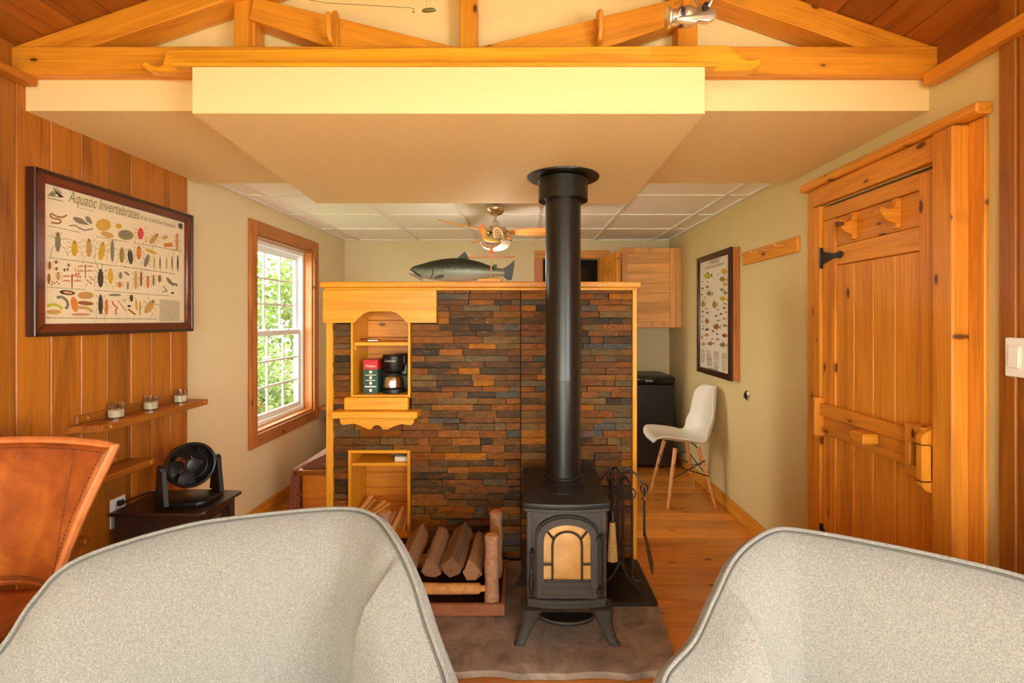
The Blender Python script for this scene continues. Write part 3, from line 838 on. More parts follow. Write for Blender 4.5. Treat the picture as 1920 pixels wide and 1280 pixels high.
# body with slightly bowed front
def bow(x, d=.018): return YFR - d * (1 - ((x - SXC) / .168) ** 2)
pts = [(SXC - .168 + .336 * k / 10, bow(SXC - .168 + .336 * k / 10)) for k in range(11)]
poly = pts + [(SXC + .168, YBK), (SXC - .168, YBK)]
MB().prism(poly, 'xy', .215, .592, .003).build('body', M['cast'], st)
tp = [(SXC - .187 + .374 * k / 10, bow(SXC - .168 + .336 * k / 10, .022) - .018) for k in range(11)]
top = MB().prism(tp + [(SXC + .187, 2.60), (SXC - .187, 2.60)], 'xy', .598, .624, .006, seg=2)
top.build('top_plate', M['castd'], st)
MB().prism([(SXC + (x - SXC) * .97, y + .008) for x, y in tp] + [(SXC + .178, 2.59), (SXC - .178, 2.59)], 'xy', .584, .599, .003).build('top_moulding', M['cast'], st)
lid = MB()
lid.lathe([(.10, .624), (.10, .627), (.092, .627), (.088, .6255), (.03, .6265), (.0, .6265)], (SXC, 2.29, 0), 'z', 28)
lid.build('griddle_lid', M['castd'], st)
bs = [(x, y - .014) for x, y in pts]
MB().prism(bs + [(SXC + .175, YBK + .005), (SXC - .175, YBK + .005)], 'xy', .196, .216, .004).build('base_moulding', M['cast'], st)
MB().prism([(x, y - .006) for x, y in pts] + [(SXC + .17, YBK), (SXC - .17, YBK)], 'xy', .176, .196, .003).build('base_skirt', M['cast'], st)
# side pilasters
for s2 in (-1, 1):
    c = SXC + s2 * .158
    MB().box(c - .012, c + .012, YFR - .006, YFR + .04, .216, .584, .004).build('pilaster', M['cast'], st)
# door: arched frame
dw, dz0, dzs, dzt = .127, .232, .47, .566
def archpts(wd, z0, zs, zt, n=14):
    out = [(SXC - wd, z0)]
    for k in range(n + 1):
        a = math.pi - math.pi * k / n
        out.append((SXC + wd * math.cos(a), zs + (zt - zs) * math.sin(a) ** .8 if 0 < k < n else zs))
    out.append((SXC + wd, z0)); return out
def archring(mb, o, i, y0, y1):
    n = len(o)
    vs_ = [Vector((p[0], y0, p[1])) for p in o] + [Vector((p[0], y0, p[1])) for p in i] + [Vector((p[0], y1, p[1])) for p in o] + [Vector((p[0], y1, p[1])) for p in i]
    fs = []
    for k in range(n):
        j = (k + 1) % n
        fs += [(k, j, n + j, n + k), (2 * n + k, 3 * n + k, 3 * n + j, 2 * n + j), (k, 2 * n + k, 2 * n + j, j), (n + k, n + j, 3 * n + j, 3 * n + k)]
    mb.add(vs_, fs)
dr = MB()
archring(dr, archpts(dw, dz0, dzs, dzt), archpts(.099, .30, .47, .538), YFR - .042, YFR - .012)
door = dr.build('stove_door', M['cast'], st)
rim = MB(); archring(rim, archpts(.134, .228, .472, .575), archpts(.127, .232, .47, .566), YFR - .03, YFR - .008); rim.build('door_rim', M['castd'], door)
MB().prism(archpts(.101, .298, .47, .54), 'xz', YFR - .026, YFR - .020).build('glass', M['refl_glass'], door)
mu = MB()
ip = archpts(.062, .30, .445, .508, 12)
mu.tube([Vector((p[0], YFR - .036, p[1])) for p in ip], .0045, 6)
for s2 in (-1, 1):
    mu.tube([(SXC + s2 * .06, YFR - .036, .372), (SXC + s2 * .102, YFR - .036, .372)], .0045, 6)
    mu.tube([(SXC + s2 * .056, YFR - .036, .475), (SXC + s2 * .082, YFR - .036, .508)], .0045, 6)
mu.tube([(SXC - .1, YFR - .036, .302), (SXC + .1, YFR - .036, .302)], .005, 6)
mu.build('muntins', M['castd'], door)
pn = MB().box(SXC - .105, SXC + .105, YFR - .046, YFR - .04, .245, .282, .002)
pn.box(SXC - .098, SXC + .098, YFR - .049, YFR - .044, .25, .277, .003)
pn.build('door_panel', M['cast'], door)
hn = MB().tube([(SXC + .146, YFR - .045, .245), (SXC + .146, YFR - .045, .50)], .005, 8)
for zz in (.262, .48): hn.lathe([(.008, -.014), (.009, -.006), (.009, .006), (.008, .014)], (SXC + .146, YFR - .045, zz), 'z', 10)
for zz in (.262, .48): hn.box(SXC + .12, SXC + .146, YFR - .046, YFR - .02, zz - .008, zz + .008, .002)
hn.build('hinge', M['castd'], door)
hd = MB()
hx = SXC - .147
hd.tube([(hx, YFR - .01, .425), (hx, YFR - .045, .42), (hx - .002, YFR - .055, .39), (hx - .004, YFR - .055, .36)], [.007, .008, .007, .006], 8)
hd.lathe([(.006, .36), (.009, .352), (.006, .345), (.008, .33), (.012, .30), (.011, .275), (.007, .262), (.011, .258), (.011, .252), (.004, .25)], (hx - .004, YFR - .055, 0), 'z', 12)
hd.build('door_handle', M['castd'], st)
# ash lip: half round tray under the door
lp = [(SXC + .125 * math.cos(a), YFR + .0 - .085 * math.sin(a)) for a in [math.pi * k / 16 for k in range(17)]]
MB().prism(lp, 'xy', .140, .152, .003).build('ash_lip', M['castd'], st)
lr = MB(); lr.tube([Vector((p[0], p[1], .155)) for p in lp], .005, 6); lr.build('ash_lip_rim', M['cast'], st)
# cabriole legs
for s2, yy in ((-1, YFR + .02), (1, YFR + .02), (-1, YBK - .03), (1, YBK - .03)):
    fy = -1 if yy < 2.3 else 1
    prof = [(.176, .145, .052), (.15, .15, .046), (.12, .160, .034), (.09, .172, .027), (.06, .184, .023), (.04, .194, .020), (.031, .202, .022)]
    rings = []
    for z_, xo, r_ in prof:
        cx, cy = SXC + s2 * xo, yy + fy * (xo - .145) * .7
        rings.append([Vector((cx + r_ * a, cy + r_ * b, z_)) for a, b in ((-1, -.6), (-.6, -1), (.6, -1), (1, -.6), (1, .6), (.6, 1), (-.6, 1), (-1, .6))])
    MB().loft(rings).build('leg', M['cast'], st, ang=50)

pp = thing('stove_pipe', 'black stove pipe rising from the stove to the ceiling box', 'stove pipe', (SXC + .01, 2.46, .624))
px0, py0 = .190, 2.46
MB().lathe([(.094, .6265), (.094, .634), (.0875, .638), (.0865, .66), (.0865, 1.10)], (px0, py0, 0), 'z', 40).build('lower_pipe', M['pipe'], pp)
MB().lathe([(.0872, 1.10), (.0878, 1.104), (.0868, 1.108), (.0868, 2.09)], (px0, py0, 0), 'z', 40).build('upper_pipe', M['pipe'], pp)
MB().lathe([(.118, 1.985), (.122, 1.983), (.122, 2.088), (.118, 2.09)], (px0, py0, 0), 'z', 40).lathe([(.119, 1.984), (.087, 1.986), (.087, 1.99), (.119, 1.99)], (px0, py0, 0), 'z', 40, cap=False).build('collar', M['pipe'], pp)
MB().lathe([(.12, 2.094), (.176, 2.096), (.178, 2.099), (.178, 2.1035), (.12, 2.1035)], (px0, py0, 0), 'z', 48).build('ceiling_flange', M['pipe'], pp)

# ================================================================== fireplace tools
ft = thing('fireplace_tool_set', 'wrought iron fireplace tool stand beside the wood stove', 'tool stand', (.50, 2.58, .046))
bp = tag(MB().prism([(.40, 2.365), (.63, 2.365), (.638, 2.375), (.634, 2.79), (.626, 2.80), (.40, 2.80)], 'xy', .0305, .0455, .003).build('floor_plate', M['black'], None, loc=(.5, 2.58, .03)), 'black square floor plate under the fireplace tools', 'floor plate')
tx = .497
mb = MB()
for dx in (-.013, .013):
    mb.tube([(tx + dx, 2.58, .10), (tx + dx, 2.58, .50), (tx + dx * .6, 2.58, .60)], .0075, 8)
mb.build('post', M['wrought'], ft)
for ax, ay in ((-.1, -.05), (.07, -.15), (.09, .07), (-.09, .07)):
    MB().tube([Vector((tx + ax * t, 2.58 + ay * t, .0535 + .09 * (1 - t) ** 2.2)) for t in (0, .15, .35, .6, .85, 1)], .007, 7).build('foot', M['wrought'], ft)
def hook(dx, dy, name='hanger_arm', h=.60, drop=.03):
    pts_ = [Vector((tx + dx * t, 2.58 + dy * t, h - .02 + .045 * math.sin(math.pi * min(1, t * 1.0)) - drop * t)) for t in [k / 8 for k in range(9)]]
    MB().tube(pts_, .006, 7).build(name, M['wrought'], ft); return pts_[-1]
e1 = hook(-.115, -.02); e2 = hook(.11, -.05, h=.605); e3 = hook(.035, -.11, h=.57, drop=.0); e4 = hook(-.03, .13)
def tool(name, label, p, ln_, kind):
    t = thing(name, label, 'fireplace tool', (p.x, p.y, p.z - ln_))
    z1 = p.z + .018; z0 = p.z - ln_
    loop = [Vector((p.x + .018 * math.sin(a), p.y - .008, z1 - .012 - .022 + .024 * math.cos(a))) for a in [2 * math.pi * k / 14 for k in range(13)]]
    MB().tube(loop, .004, 6).build('handle_loop', M['wrought'], t)
    return t, z0
t, z0 = tool('hearth_brush', 'straw hearth brush with black iron handle hanging beside the stove', Vector((e1.x + .066, e1.y - .02, e1.z)), .40, 0)
x_, y_ = e1.x + .066, e1.y - .028
MB().tube([(x_, y_, .55), (x_, y_, .36)], .006, 8).build('rod', M['wrought'], t)
MB().lathe([(.006, .42), (.014, .40), (.016, .37), (.012, .365)], (x_, y_, 0), 'z', 10).build('ferrule', M['black'], t)
MB().loft([[Vector((x_ + a * math.cos(q), y_ + b * math.sin(q), z_)) for q in [2 * math.pi * k / 12 for k in range(12)]] for z_, a, b in ((.375, .013, .010), (.30, .018, .012), (.22, .024, .014), (.165, .027, .015))]).build('bristles', M['bristle'], t)
t, z0 = tool('fire_poker', 'iron fire poker with hooked tip hanging between the brush and the shovel', e3, .42, 1)
MB().tube([(e3.x, e3.y - .01, e3.z - .015), (e3.x, e3.y - .01, .12), (e3.x + .012, e3.y - .015, .105), (e3.x + .045, e3.y - .02, .112)], [.006, .006, .007, .003], 8).build('rod', M['wrought'], t)
t, z0 = tool('ash_shovel', 'iron ash shovel with black scoop hanging at the right of the tool stand', e2, .45, 2)
MB().tube([(e2.x, e2.y - .01, e2.z - .012), (e2.x, e2.y - .01, .30)], .006, 8).build('rod', M['wrought'], t)
MB().lathe([(.006, .50), (.011, .495), (.011, .485), (.006, .48)], (e2.x, e2.y - .01, 0), 'z', 10).build('collar', M['steel'], t)
sc_ = MB()
sc_.grid(lambda a, b: Vector((e2.x + (a * .045) + (b - .5) * (.03 + .05 * min(1, a * 2)) * .4, e2.y - .01 + (b - .5) * (.04 + .06 * min(1, a * 2)), .31 - a * .20 + .02 * (2 * b - 1) ** 2)), 6, 6)
sh = sc_.build('scoop', M['black'], t, recalc=False); sm = sh.modifiers.new('thick', 'SOLIDIFY'); sm.thickness = .004
t, z0 = tool('fire_tongs', 'iron fire tongs hanging at the back of the tool stand', e4, .42, 3)
for dx in (-.01, .01): MB().tube([(e4.x + dx * .3, e4.y - .01, e4.z - .012), (e4.x + dx, e4.y - .01, .30), (e4.x + dx * 1.3, e4.y - .01, .14)], .005, 7).build('arm', M['wrought'], t)

# ================================================================== log rack, logs
TRAY = plain('tray_rim', rgb(150, 92, 60), .6, noise=.15)
lr = thing('log_rack', 'log holder of peeled birch posts on a dark wooden tray', 'log rack', (-.4, 2.48, .031))
tx0, tx1, ty0, ty1 = -.80, -.092, 2.285, 2.72
MB().box(tx0 + .02, tx1 - .02, ty0 + .02, ty1 - .02, .0315, .045).build('tray_floor', M['wenge'], lr)
for a in ((tx0, tx1, ty0, ty0 + .02), (tx0, tx1, ty1 - .02, ty1)): MB().box(*a, .0315, .085, .003).build('tray_side', TRAY, lr)
for a in ((tx0, tx0 + .02, ty0 + .02, ty1 - .02), (tx1 - .02, tx1, ty0 + .02, ty1 - .02)): MB().box(*a, .0315, .085, .003).build('tray_side', TRAY, lr)
for X_, Y_, zt in ((-.155, 2.335, .385), (-.152, 2.62, .385), (-.74, 2.335, .385), (-.74, 2.62, .385)):
    prof = []
    for k in range(9):
        t_ = k / 8; prof.append((.034 + .0025 * math.sin(k * 1.7), .045 + (zt - .045 - .006) * t_))
    po = MB().lathe([(.028, .045)] + prof + [(.029, zt)], (X_, Y_, 0), 'z', 18).build('post', M['bark'], lr)
    MB().lathe([(.0285, zt - .0005), (.027, zt + .0015)], (X_, Y_, 0), 'z', 18).build('sawn_end', M['barkY'], po)
for Y_ in (2.335, 2.62):
    MB().tube([(-.745, Y_, .132), (-.70, Y_, .132), (-.69, Y_, .132), (-.55, Y_, .134), (-.4, Y_, .131), (-.215, Y_, .133), (-.205, Y_, .133), (-.16, Y_, .133)], [.014, .014, .024, .026, .025, .024, .014, .014], 12).build('rail', M['barkY'], lr)
for X_ in (-.152, -.74):
    MB().tube([(X_, 2.335, .30), (X_, 2.40, .31), (X_, 2.55, .308), (X_, 2.62, .30)], [.014, .02, .02, .014], 10).build('cross_rail', M['barkY'], lr)
random.seed(21)
def log(label, p, q, r, shape, seed, mat='split'):
    rr = random.Random(seed); p, q = Vector(p), Vector(q); d = (q - p); L = d.length
    k = [(math.cos(R(a_)) * b_, math.sin(R(a_)) * b_) for a_, b_ in shape]
    rings = []
    for i in range(9):
        t_ = i / 8
        tap = 1 if t_ < .85 else 1 - (t_ - .85) * 2.2
        rings.append([Vector((x * r * tap * (1 + rr.uniform(-.09, .09)), t_ * L + (0 if 0 < i < 8 else rr.uniform(-.01, .01)), z * r * tap * (1 + rr.uniform(-.09, .09)))) for x, z in k])
    o = MB().loft(rings).build('firewood_log', M[mat], None, ang=28, local=True)
    o.location = p; o.rotation_euler = d.to_track_quat('Y', 'Z').to_euler()
    return tag(o, label, 'log', 'split logs in the log rack')
wedge = [(-100, .95), (-40, .9), (-5, 1.0), (35, .62), (80, 1.15), (120, .7), (170, 1.0), (215, .9)]
wedge2 = [(-120, 1.0), (-60, .95), (-20, 1.1), (30, .8), (65, .95), (105, 1.2), (150, .7), (190, .95)]
rnd_ = [(a_, 1 + .12 * math.sin(a_)) for a_ in range(0, 360, 36)]
log('grey brown split log with a ridge, leftmost of the four leaning in the rack', (-.572, 2.355, .208), (-.555, 2.675, .262), .052, wedge, 1)
log('orange brown split log with a pointed top, second from the left in the rack', (-.450, 2.355, .210), (-.440, 2.675, .252), .050, wedge2, 2)
log('rough barked split log with pale cut end, third from the left in the rack', (-.348, 2.345, .222), (-.325, 2.675, .272), .054, wedge, 3)
log('dark split log lowest against the birch post in the rack', (-.252, 2.35, .205), (-.240, 2.67, .222), .046, wedge2, 4)

# kindling in the lower niche
random.seed(5)
kind = [((668, 962), (697, 929), 2.92, .011), ((676, 966), (703, 936), 2.90, .008), ((690, 968), (722, 938), 2.91, .009), ((700, 964), (731, 943), 2.885, .007), ((720, 1000), (744, 958), 2.90, .013), ((738, 990), (757, 950), 2.88, .012), ((744, 1006), (762, 952), 2.91, .015), ((705, 985), (722, 955), 2.93, .010), ((752, 1015), (764, 965), 2.87, .010), ((672, 985), (690, 950), 2.95, .012)]
KL = ['orange kindling stick leaning at the left side of the lower niche', 'narrow kindling stick just right of the leftmost one in the lower niche', 'kindling stick leaning in the middle of the lower niche', 'thin kindling stick lying flattest across the middle of the lower niche', 'thick kindling stick rising right of the middle in the lower niche', 'pale kindling stick standing near the right wall of the lower niche', 'widest pale kindling piece at the right wall of the lower niche', 'kindling stick behind the crossing ones in the lower niche', 'short kindling stick frontmost at the right of the lower niche', 'low kindling stick at the back left of the lower niche']
for k, (a, b, Y_, r_) in enumerate(kind):
    P, Q = px(*a, Y_ - .02), px(*b, Y_ + .08); Q.x = min(Q.x, ln[1] - .035); P.x = max(P.x, ln[0] + .03)
    d = Q - P; d = d * 1.35; P = Q - d
    o = MB().box(-r_, r_, -r_ * .7, r_ * .7, 0, d.length, .002).build('kindling_stick', M['splitk'], None, local=True)
    o.location = P; o.rotation_euler = d.to_track_quat('Z', 'Y').to_euler()
    tag(o, KL[k], 'kindling', 'kindling sticks in the lower niche')
# ================================================================== things in the niches
cb = thing('coffee_box', 'red and green coffee box in the arched niche', 'box', tuple(px(688, 738, PW + .05)))
x0, x1, zb, zt = WX(674) + .012, WX(690) + .02, WZ(742) + .004, 0
yb0, yb1 = PW + .03, PW + .13
zb = un[2] + .0185; zt = zb + .195
red, grn = plain('box_red', rgb(196, 30, 40), .4), plain('box_green', rgb(24, 74, 62), .4)
MB().box(x0, x0 + .085, yb0, yb1, zb, zt - .055, .001).build('carton', grn, cb)
MB().box(x0, x0 + .085, yb0, yb1, zt - .055, zt, .001).build('carton_top', red, cb)
wt = plain('print_white', rgb(225, 220, 205), .5)
text_part('Melitta', .02, wt, frame_mat((x0 + .043, yb0 - .0008, zt - .042), (1, 0, 0), (0, 0, 1)), 'brand_lettering', cb, 'CENTER')
dots = MB()
for k, zz in enumerate((.125, .092, .06, .018)):
    dots.lathe([(.009, 0), (.009, -.0008)], (x0 + .043, yb0, zb + zz), 'y', 12)
dots.box(x0 + .012, x0 + .074, yb0 - .0006, yb0, zb + .105, zb + .109).box(x0 + .015, x0 + .07, yb0 - .0006, yb0, zb + .074, zb + .078).box(x0 + .01, x0 + .075, yb0 - .0006, yb0, zb + .036, zb + .044)
dots.build('printed_icons', wt, cb)
cm = thing('coffee_maker', 'black and steel drip coffee maker in the arched niche', 'coffee maker', (WX(733), PW + .09, un[2] + .0185))
cx, cy, cz = WX(731), PW + .085, un[2] + .0185
MB().lathe([(.062, 0), (.068, .004), (.068, .022), (.058, .028)], (cx, cy, cz), 'z', 28).build('base', M['black'], cm)
MB().box(cx + .0, cx + .075, cy + .03, cy + .11, cz + .002, cz + .20, .012, seg=2).build('tank', M['black'], cm)
car = MB().lathe([(.054, .029), (.058, .034), (.058, .085), (.050, .098), (.040, .104)], (cx - .004, cy - .005, cz), 'z', 28).build('carafe', M['steel'], cm)
MB().lathe([(.052, .0985), (.046, .115), (.04, .118)], (cx - .004, cy - .005, cz), 'z', 24).build('carafe_lid', M['black'], car)
MB().tube([(cx + .045, cy - .015, cz + .10), (cx + .085, cy - .02, cz + .098), (cx + .09, cy - .02, cz + .06), (cx + .08, cy - .02, cz + .04)], .007, 8).build('carafe_handle', M['black'], car)
hd_ = MB().lathe([(.052, .122), (.060, .128), (.064, .15), (.066, .20), (.066, .215), (.060, .222)], (cx, cy, cz), 'z', 30).build('brew_head', plain('brushed_dark', rgb(40, 38, 38), .3, metal=.6), cm)
MB().box(cx + .0, cx + .078, cy - .02, cy + .11, cz + .165, cz + .224, .008).build('lid', M['black'], cm)
text_part('Cuisinart', .017, wt, frame_mat((cx - .036, cy - .0665, cz + .185), (1, 0, 0), (0, 0, 1)), 'brand_lettering', cm, 'LEFT')
bag = MB(); random.seed(3)
bag.loft([[Vector((WX(760) + (.018 + .006 * math.sin(j * 2.1 + i)) * math.cos(2 * math.pi * j / 14) * s1, PW + .215 + .02 * math.sin(2 * math.pi * j / 14) * s1, un[2] + .0185 + z_)) for j in range(14)] for i, (z_, s1) in enumerate(((0, .8), (.02, 1), (.06, 1.05), (.10, 1.0), (.14, .85), (.165, .5), (.175, .3)))])
tag(bag.build('potpourri_bag', plain('brown_speckle', rgb(120, 72, 52), .9, noise=.5, nscale=90, bump=.8), None, loc=(WX(757), PW + .17, un[2] + .0185)), 'brown speckled bag behind the coffee maker', 'bag')
kk = thing('key_ring', 'small bunch of dark keys on the upper niche shelf', 'keys', tuple(px(688, 640, PW + .06)))
kz = WZ(641) + .001
MB().lathe([(.014, 0), (.016, .002), (.014, .004), (.012, .002), (.014, 0)], (WX(688), PW + .04, kz), 'z', 16, cap=False).build('ring', M['steel'], kk)
for k, (dx, a) in enumerate(((.02, .2), (.03, -.3), (-.018, 2.8))):
    Mx = Matrix.Translation((WX(688) + dx, PW + .04, kz + .0045 + k * .004)) @ Matrix.Rotation(a, 4, 'Z')
    MB().box(-.025, .02, -.004, .004, 0, .003, 0, M=Mx).box(.012, .032, -.010, .010, 0, .004, .001, M=Mx).build('key', M['black'] if k else M['steel'], kk)
bz = WZ(867) + .0005
tag(MB().box(WX(738), WX(762), PW + .02, PW + .15, bz, bz + .027, .002).build('paperback_book', plain('page_white', rgb(226, 214, 196), .7), None, loc=(WX(750), PW + .08, bz)), 'small white paperback on the shelf of the lower niche', 'book')
lf = MB().box(-.045, .045, -.05, .05, 0, .002, 0, M=Matrix.Translation((WX(744), PW + .07, bz + .036)) @ Matrix.Rotation(R(9), 4, 'Y'))
tag(lf.build('paper_leaflet', plain('leaflet_grey', rgb(150, 138, 120), .6), None, loc=(WX(744), PW + .07, bz + .03)), 'grey folded leaflet lying across the paperback in the lower niche', 'leaflet')
# ================================================================== grey armchairs in the foreground
def armchair(label, rim, il, ir, flip=False):
    P = catmull(rim, 8); n = len(P)
    c = sum(P, Vector()) / n; c.z = 0
    t = thing('armchair', label, 'armchair', (c.x, c.y, 0), 'grey felt armchairs facing the viewer')
    nrm = []
    for i in range(n):
        d = P[min(i + 3, n - 1)] - P[max(i - 3, 0)]; d.z = 0; d.normalize()
        m_ = Vector((-d.y, d.x, 0))
        if m_.dot(c - Vector((P[i].x, P[i].y, 0))) < 0: m_ = -m_
        nrm.append(m_)
    nrm = [sum((nrm[max(0, min(n - 1, i + k))] for k in range(-6, 7)), Vector()).normalized() for i in range(n)]
    L, Rr = il * 8, ir * 8
    def arm(i):
        a = max(0, min(1, (L - i) / 1.6 + .5)); b = max(0, min(1, (i - Rr) / 1.6 + .5)); q = max(a, b); return q * q * (3 - 2 * q)
    rings = []; inner = []
    for i in range(n):
        p, m_, q = P[i], nrm[i], arm(i)
        zr = p.z
        pr = [(-.012, .13), (-.03, .30), (-.034, zr - .14), (-.026, zr - .03), (-.016, zr - .006), (-.004, zr + .003), (.008, zr - .001)]
        for k in range(1, 9):
            h = (zr - .36) * (k / 8) ** 1.25
            back = .012 + .055 * min(1, h / .05) * .5 + .20 * h + .02 * math.sin(math.pi * min(1, h / .4))
            armo = .014 + .125 * (1 - math.exp(-h / .05)) + .03 * h
            pr.append((back * (1 - q) + armo * q, zr - .002 - h))
        pr.append((.05, .30)); pr.append((.05, .13))
        rings.append([Vector((p.x, p.y, 0)) + m_ * a + Vector((0, 0, z_)) for a, z_ in pr])
        inner.append(Vector((p.x, p.y, 0)) + m_ * (.155))
    sh = MB().loft(rings, True).build('upholstered_shell', M['felt'], t, ang=60)
    MB().tube([P[i] + nrm[i] * .004 + Vector((0, 0, .003)) for i in range(n)], .0052, 8).build('piping', M['felt'], sh)
    MB().tube([P[i] + nrm[i] * .0115 + Vector((0, 0, -.0015)) for i in range(n)], .0028, 6).build('piping_seam', M['seam'], sh)
    # seat cushion following the inside
    idx = [int(k * (n - 1) / 24) for k in range(25)]
    poly = [(inner[i].x, inner[i].y) for i in idx]
    MB().prism(poly, 'xy', .27, .43, .02, seg=3).build('seat_cushion', M['felt'], t)
    for i in (2, n // 3, 2 * n // 3, n - 3):
        q = Vector((P[i].x, P[i].y, 0)) + nrm[i] * .05
        MB().lathe([(.012, 0.0), (.02, .14)], q, 'z', 12).build('leg', M['beech'], t)
    return t
armchair('large pale grey felt armchair in the left foreground beside the leather stool', [(-1.10, .72, .60), (-1.155, .86, .605), (-1.165, .985, .63), (-1.148, 1.085, .68), (-1.118, 1.13, .76), (-1.065, 1.185, .825), (-.904, 1.305, .852), (-.741, 1.372, .856), (-.54, 1.43, .853), (-.426, 1.394, .85), (-.345, 1.315, .82), (-.278, 1.245, .755), (-.225, 1.175, .675), (-.163, 1.09, .60), (-.125, .98, .585), (-.13, .84, .58), (-.17, .72, .575)], 2.2, 10.5)
armchair('taupe grey felt armchair in the right foreground in front of the plank door', [(.42, .66, .575), (.34, .80, .58), (.285, .96, .585), (.30, 1.09, .605), (.388, 1.143, .66), (.45, 1.18, .74), (.52, 1.225, .815), (.627, 1.279, .851), (.712, 1.275, .855), (.905, 1.176, .852), (1.08, 1.072, .84), (1.19, .985, .81), (1.245, .90, .74), (1.255, .80, .66), (1.23, .68, .60), (1.17, .58, .585)], 5.4, 12)

# ================================================================== tan leather counter stool
sl = thing('counter_stool', 'tan leather counter stool with stitched winged backrest at the left edge', 'stool', (-1.53, 1.32, 0))
YC = 1.5
def sback(a, b):        # a across -1..1, b 0 bottom .. 1 top
    hw = .132 + (.272 - .132) * b ** .95
    x = -1.528 + a * hw
    z = .612 + b * (.398 + .012 * (1 - a * a)) - .012 * (1 - b) * (a * a)
    y = YC + .03 * (1 - a * a) - .03 + .05 * b - .02 * math.sin(math.pi * b)
    return Vector((x, y, z))
bk = MB(); bk.grid(lambda i, j: sback(2 * i - 1, j), 24, 16)
back = bk.build('backrest', M['leather'], sl, recalc=False); sm = back.modifiers.new('thick', 'SOLIDIFY'); sm.thickness = .022; sm.offset = 0
edge = [sback(-1, k / 12) for k in range(13)] + [sback(-1 + 2 * k / 16, 1) for k in range(1, 17)] + [sback(1, 1 - k / 12) for k in range(1, 13)]
MB().tube(edge, .0135, 8).build('rolled_edge', M['leathere'], back)
be = [sback(-1 + 2 * k / 16, 0) for k in range(17)]
MB().tube(be, .013, 8).build('lower_edge', M['leather'], back)
stt = MB()
def stitch(fn, n, r=.0016):
    for k in range(n):
        a, b = fn((k + .2) / n), fn((k + .75) / n); stt.tube([a, b], r, 5)
off = Vector((0, -.0135, 0))
stitch(lambda q: sback(-.93 + 1.86 * q, .955) + off, 34)
for s2 in (-1, 1):
    stitch(lambda q: sback(s2 * .90, .05 + .9 * q) + off, 30)
    stitch(lambda q: sback(s2 * (.98 - .43 * q ** .8), .10 + .86 * q) + off, 46, .0013)
stitch(lambda q: sback(-.93 + 1.86 * q, .045) + off, 22)
stt.build('stitching', M['thread'], back)
seat = MB()
def sseat(i, j):
    a = 2 * i - 1; y = 1.455 - j * .40
    return Vector((-1.528 + a * (.19 + .035 * math.sin(math.pi * j)), y, .588 - .018 * (1 - a * a) + .012 * abs(a) ** 3 - .05 * max(0, j - .85) * 4))
seat.grid(sseat, 16, 14)
so_ = seat.build('seat', M['leather'], sl, recalc=False); sm = so_.modifiers.new('thick', 'SOLIDIFY'); sm.thickness = .035; sm.offset = -1 
pe = [sseat(k / 12, 0) for k in range(13)]
MB().tube(pe, .016, 8).build('seat_edge', M['leather'], so_)
for s2 in (-1, 1):
    MB().tube([(-1.528 + s2 * .12, 1.49, .66), (-1.528 + s2 * .15, 1.465, .60), (-1.528 + s2 * .17, 1.43, .54), (-1.528 + s2 * .19, 1.47, 0.002)], .010, 8).build('leg', M['black'], sl)
    MB().tube([(-1.528 + s2 * .17, 1.12, .54), (-1.528 + s2 * .19, 1.08, 0.002)], .010, 8).build('leg', M['black'], sl)
MB().tube([(-1.71, 1.09, .22), (-1.346, 1.09, .22)], .008, 8).build('foot_rest', M['black'], sl)

# ================================================================== left wall: chart, shelves, candles, heater, fan
PXW = XLW + .026
pc = thing('framed_chart', 'framed Aquatic Invertebrates chart in a mahogany frame on the cedar wall', 'framed chart', (XLW, 2.32, 1.66))
py0, py1, pz0, pz1 = 1.838, 2.712, 1.338, 1.962
fw = .044
def mitre(name, pts4, x0, x1, mat, par):
    mb = MB(); mb.prism(pts4, 'yz', x0, x1, .004); return mb.build(name, mat, par)
xa, xb = XLW + .001, XLW + .034
mitre('frame_side', [(py0, pz0), (py0, pz1), (py0 + fw, pz1 - fw), (py0 + fw, pz0 + fw)], xa, xb, M['mahog'], pc)
mitre('frame_side', [(py1, pz0), (py1, pz1), (py1 - fw, pz1 - fw), (py1 - fw, pz0 + fw)], xa, xb, M['mahog'], pc)
mitre('frame_side', [(py0, pz0), (py1, pz0), (py1 - fw, pz0 + fw), (py0 + fw, pz0 + fw)], xa, xb, M['mahog'], pc)
mitre('frame_side', [(py0, pz1), (py1, pz1), (py1 - fw, pz1 - fw), (py0 + fw, pz1 - fw)], xa, xb, M['mahog'], pc)
lip = MB()
for q in ((py0 - .004, py0 + .012, pz0 - .004, pz1 + .004), (py1 - .012, py1 + .004, pz0 - .004, pz1 + .004), (py0, py1, pz0 - .004, pz0 + .012), (py0, py1, pz1 - .012, pz1 + .004)):
    lip.box(xa, xb + .004, q[0], q[1], q[2], q[3], .003)
lip.build('frame_edge', M['mahogd'], pc)
pap = MB().box(XLW + .012, XLW + .018, py0 + fw - .004, py1 - fw + .004, pz0 + fw - .004, pz1 - fw + .004).build('paper', M['paper'], pc)
XP = XLW + .0192

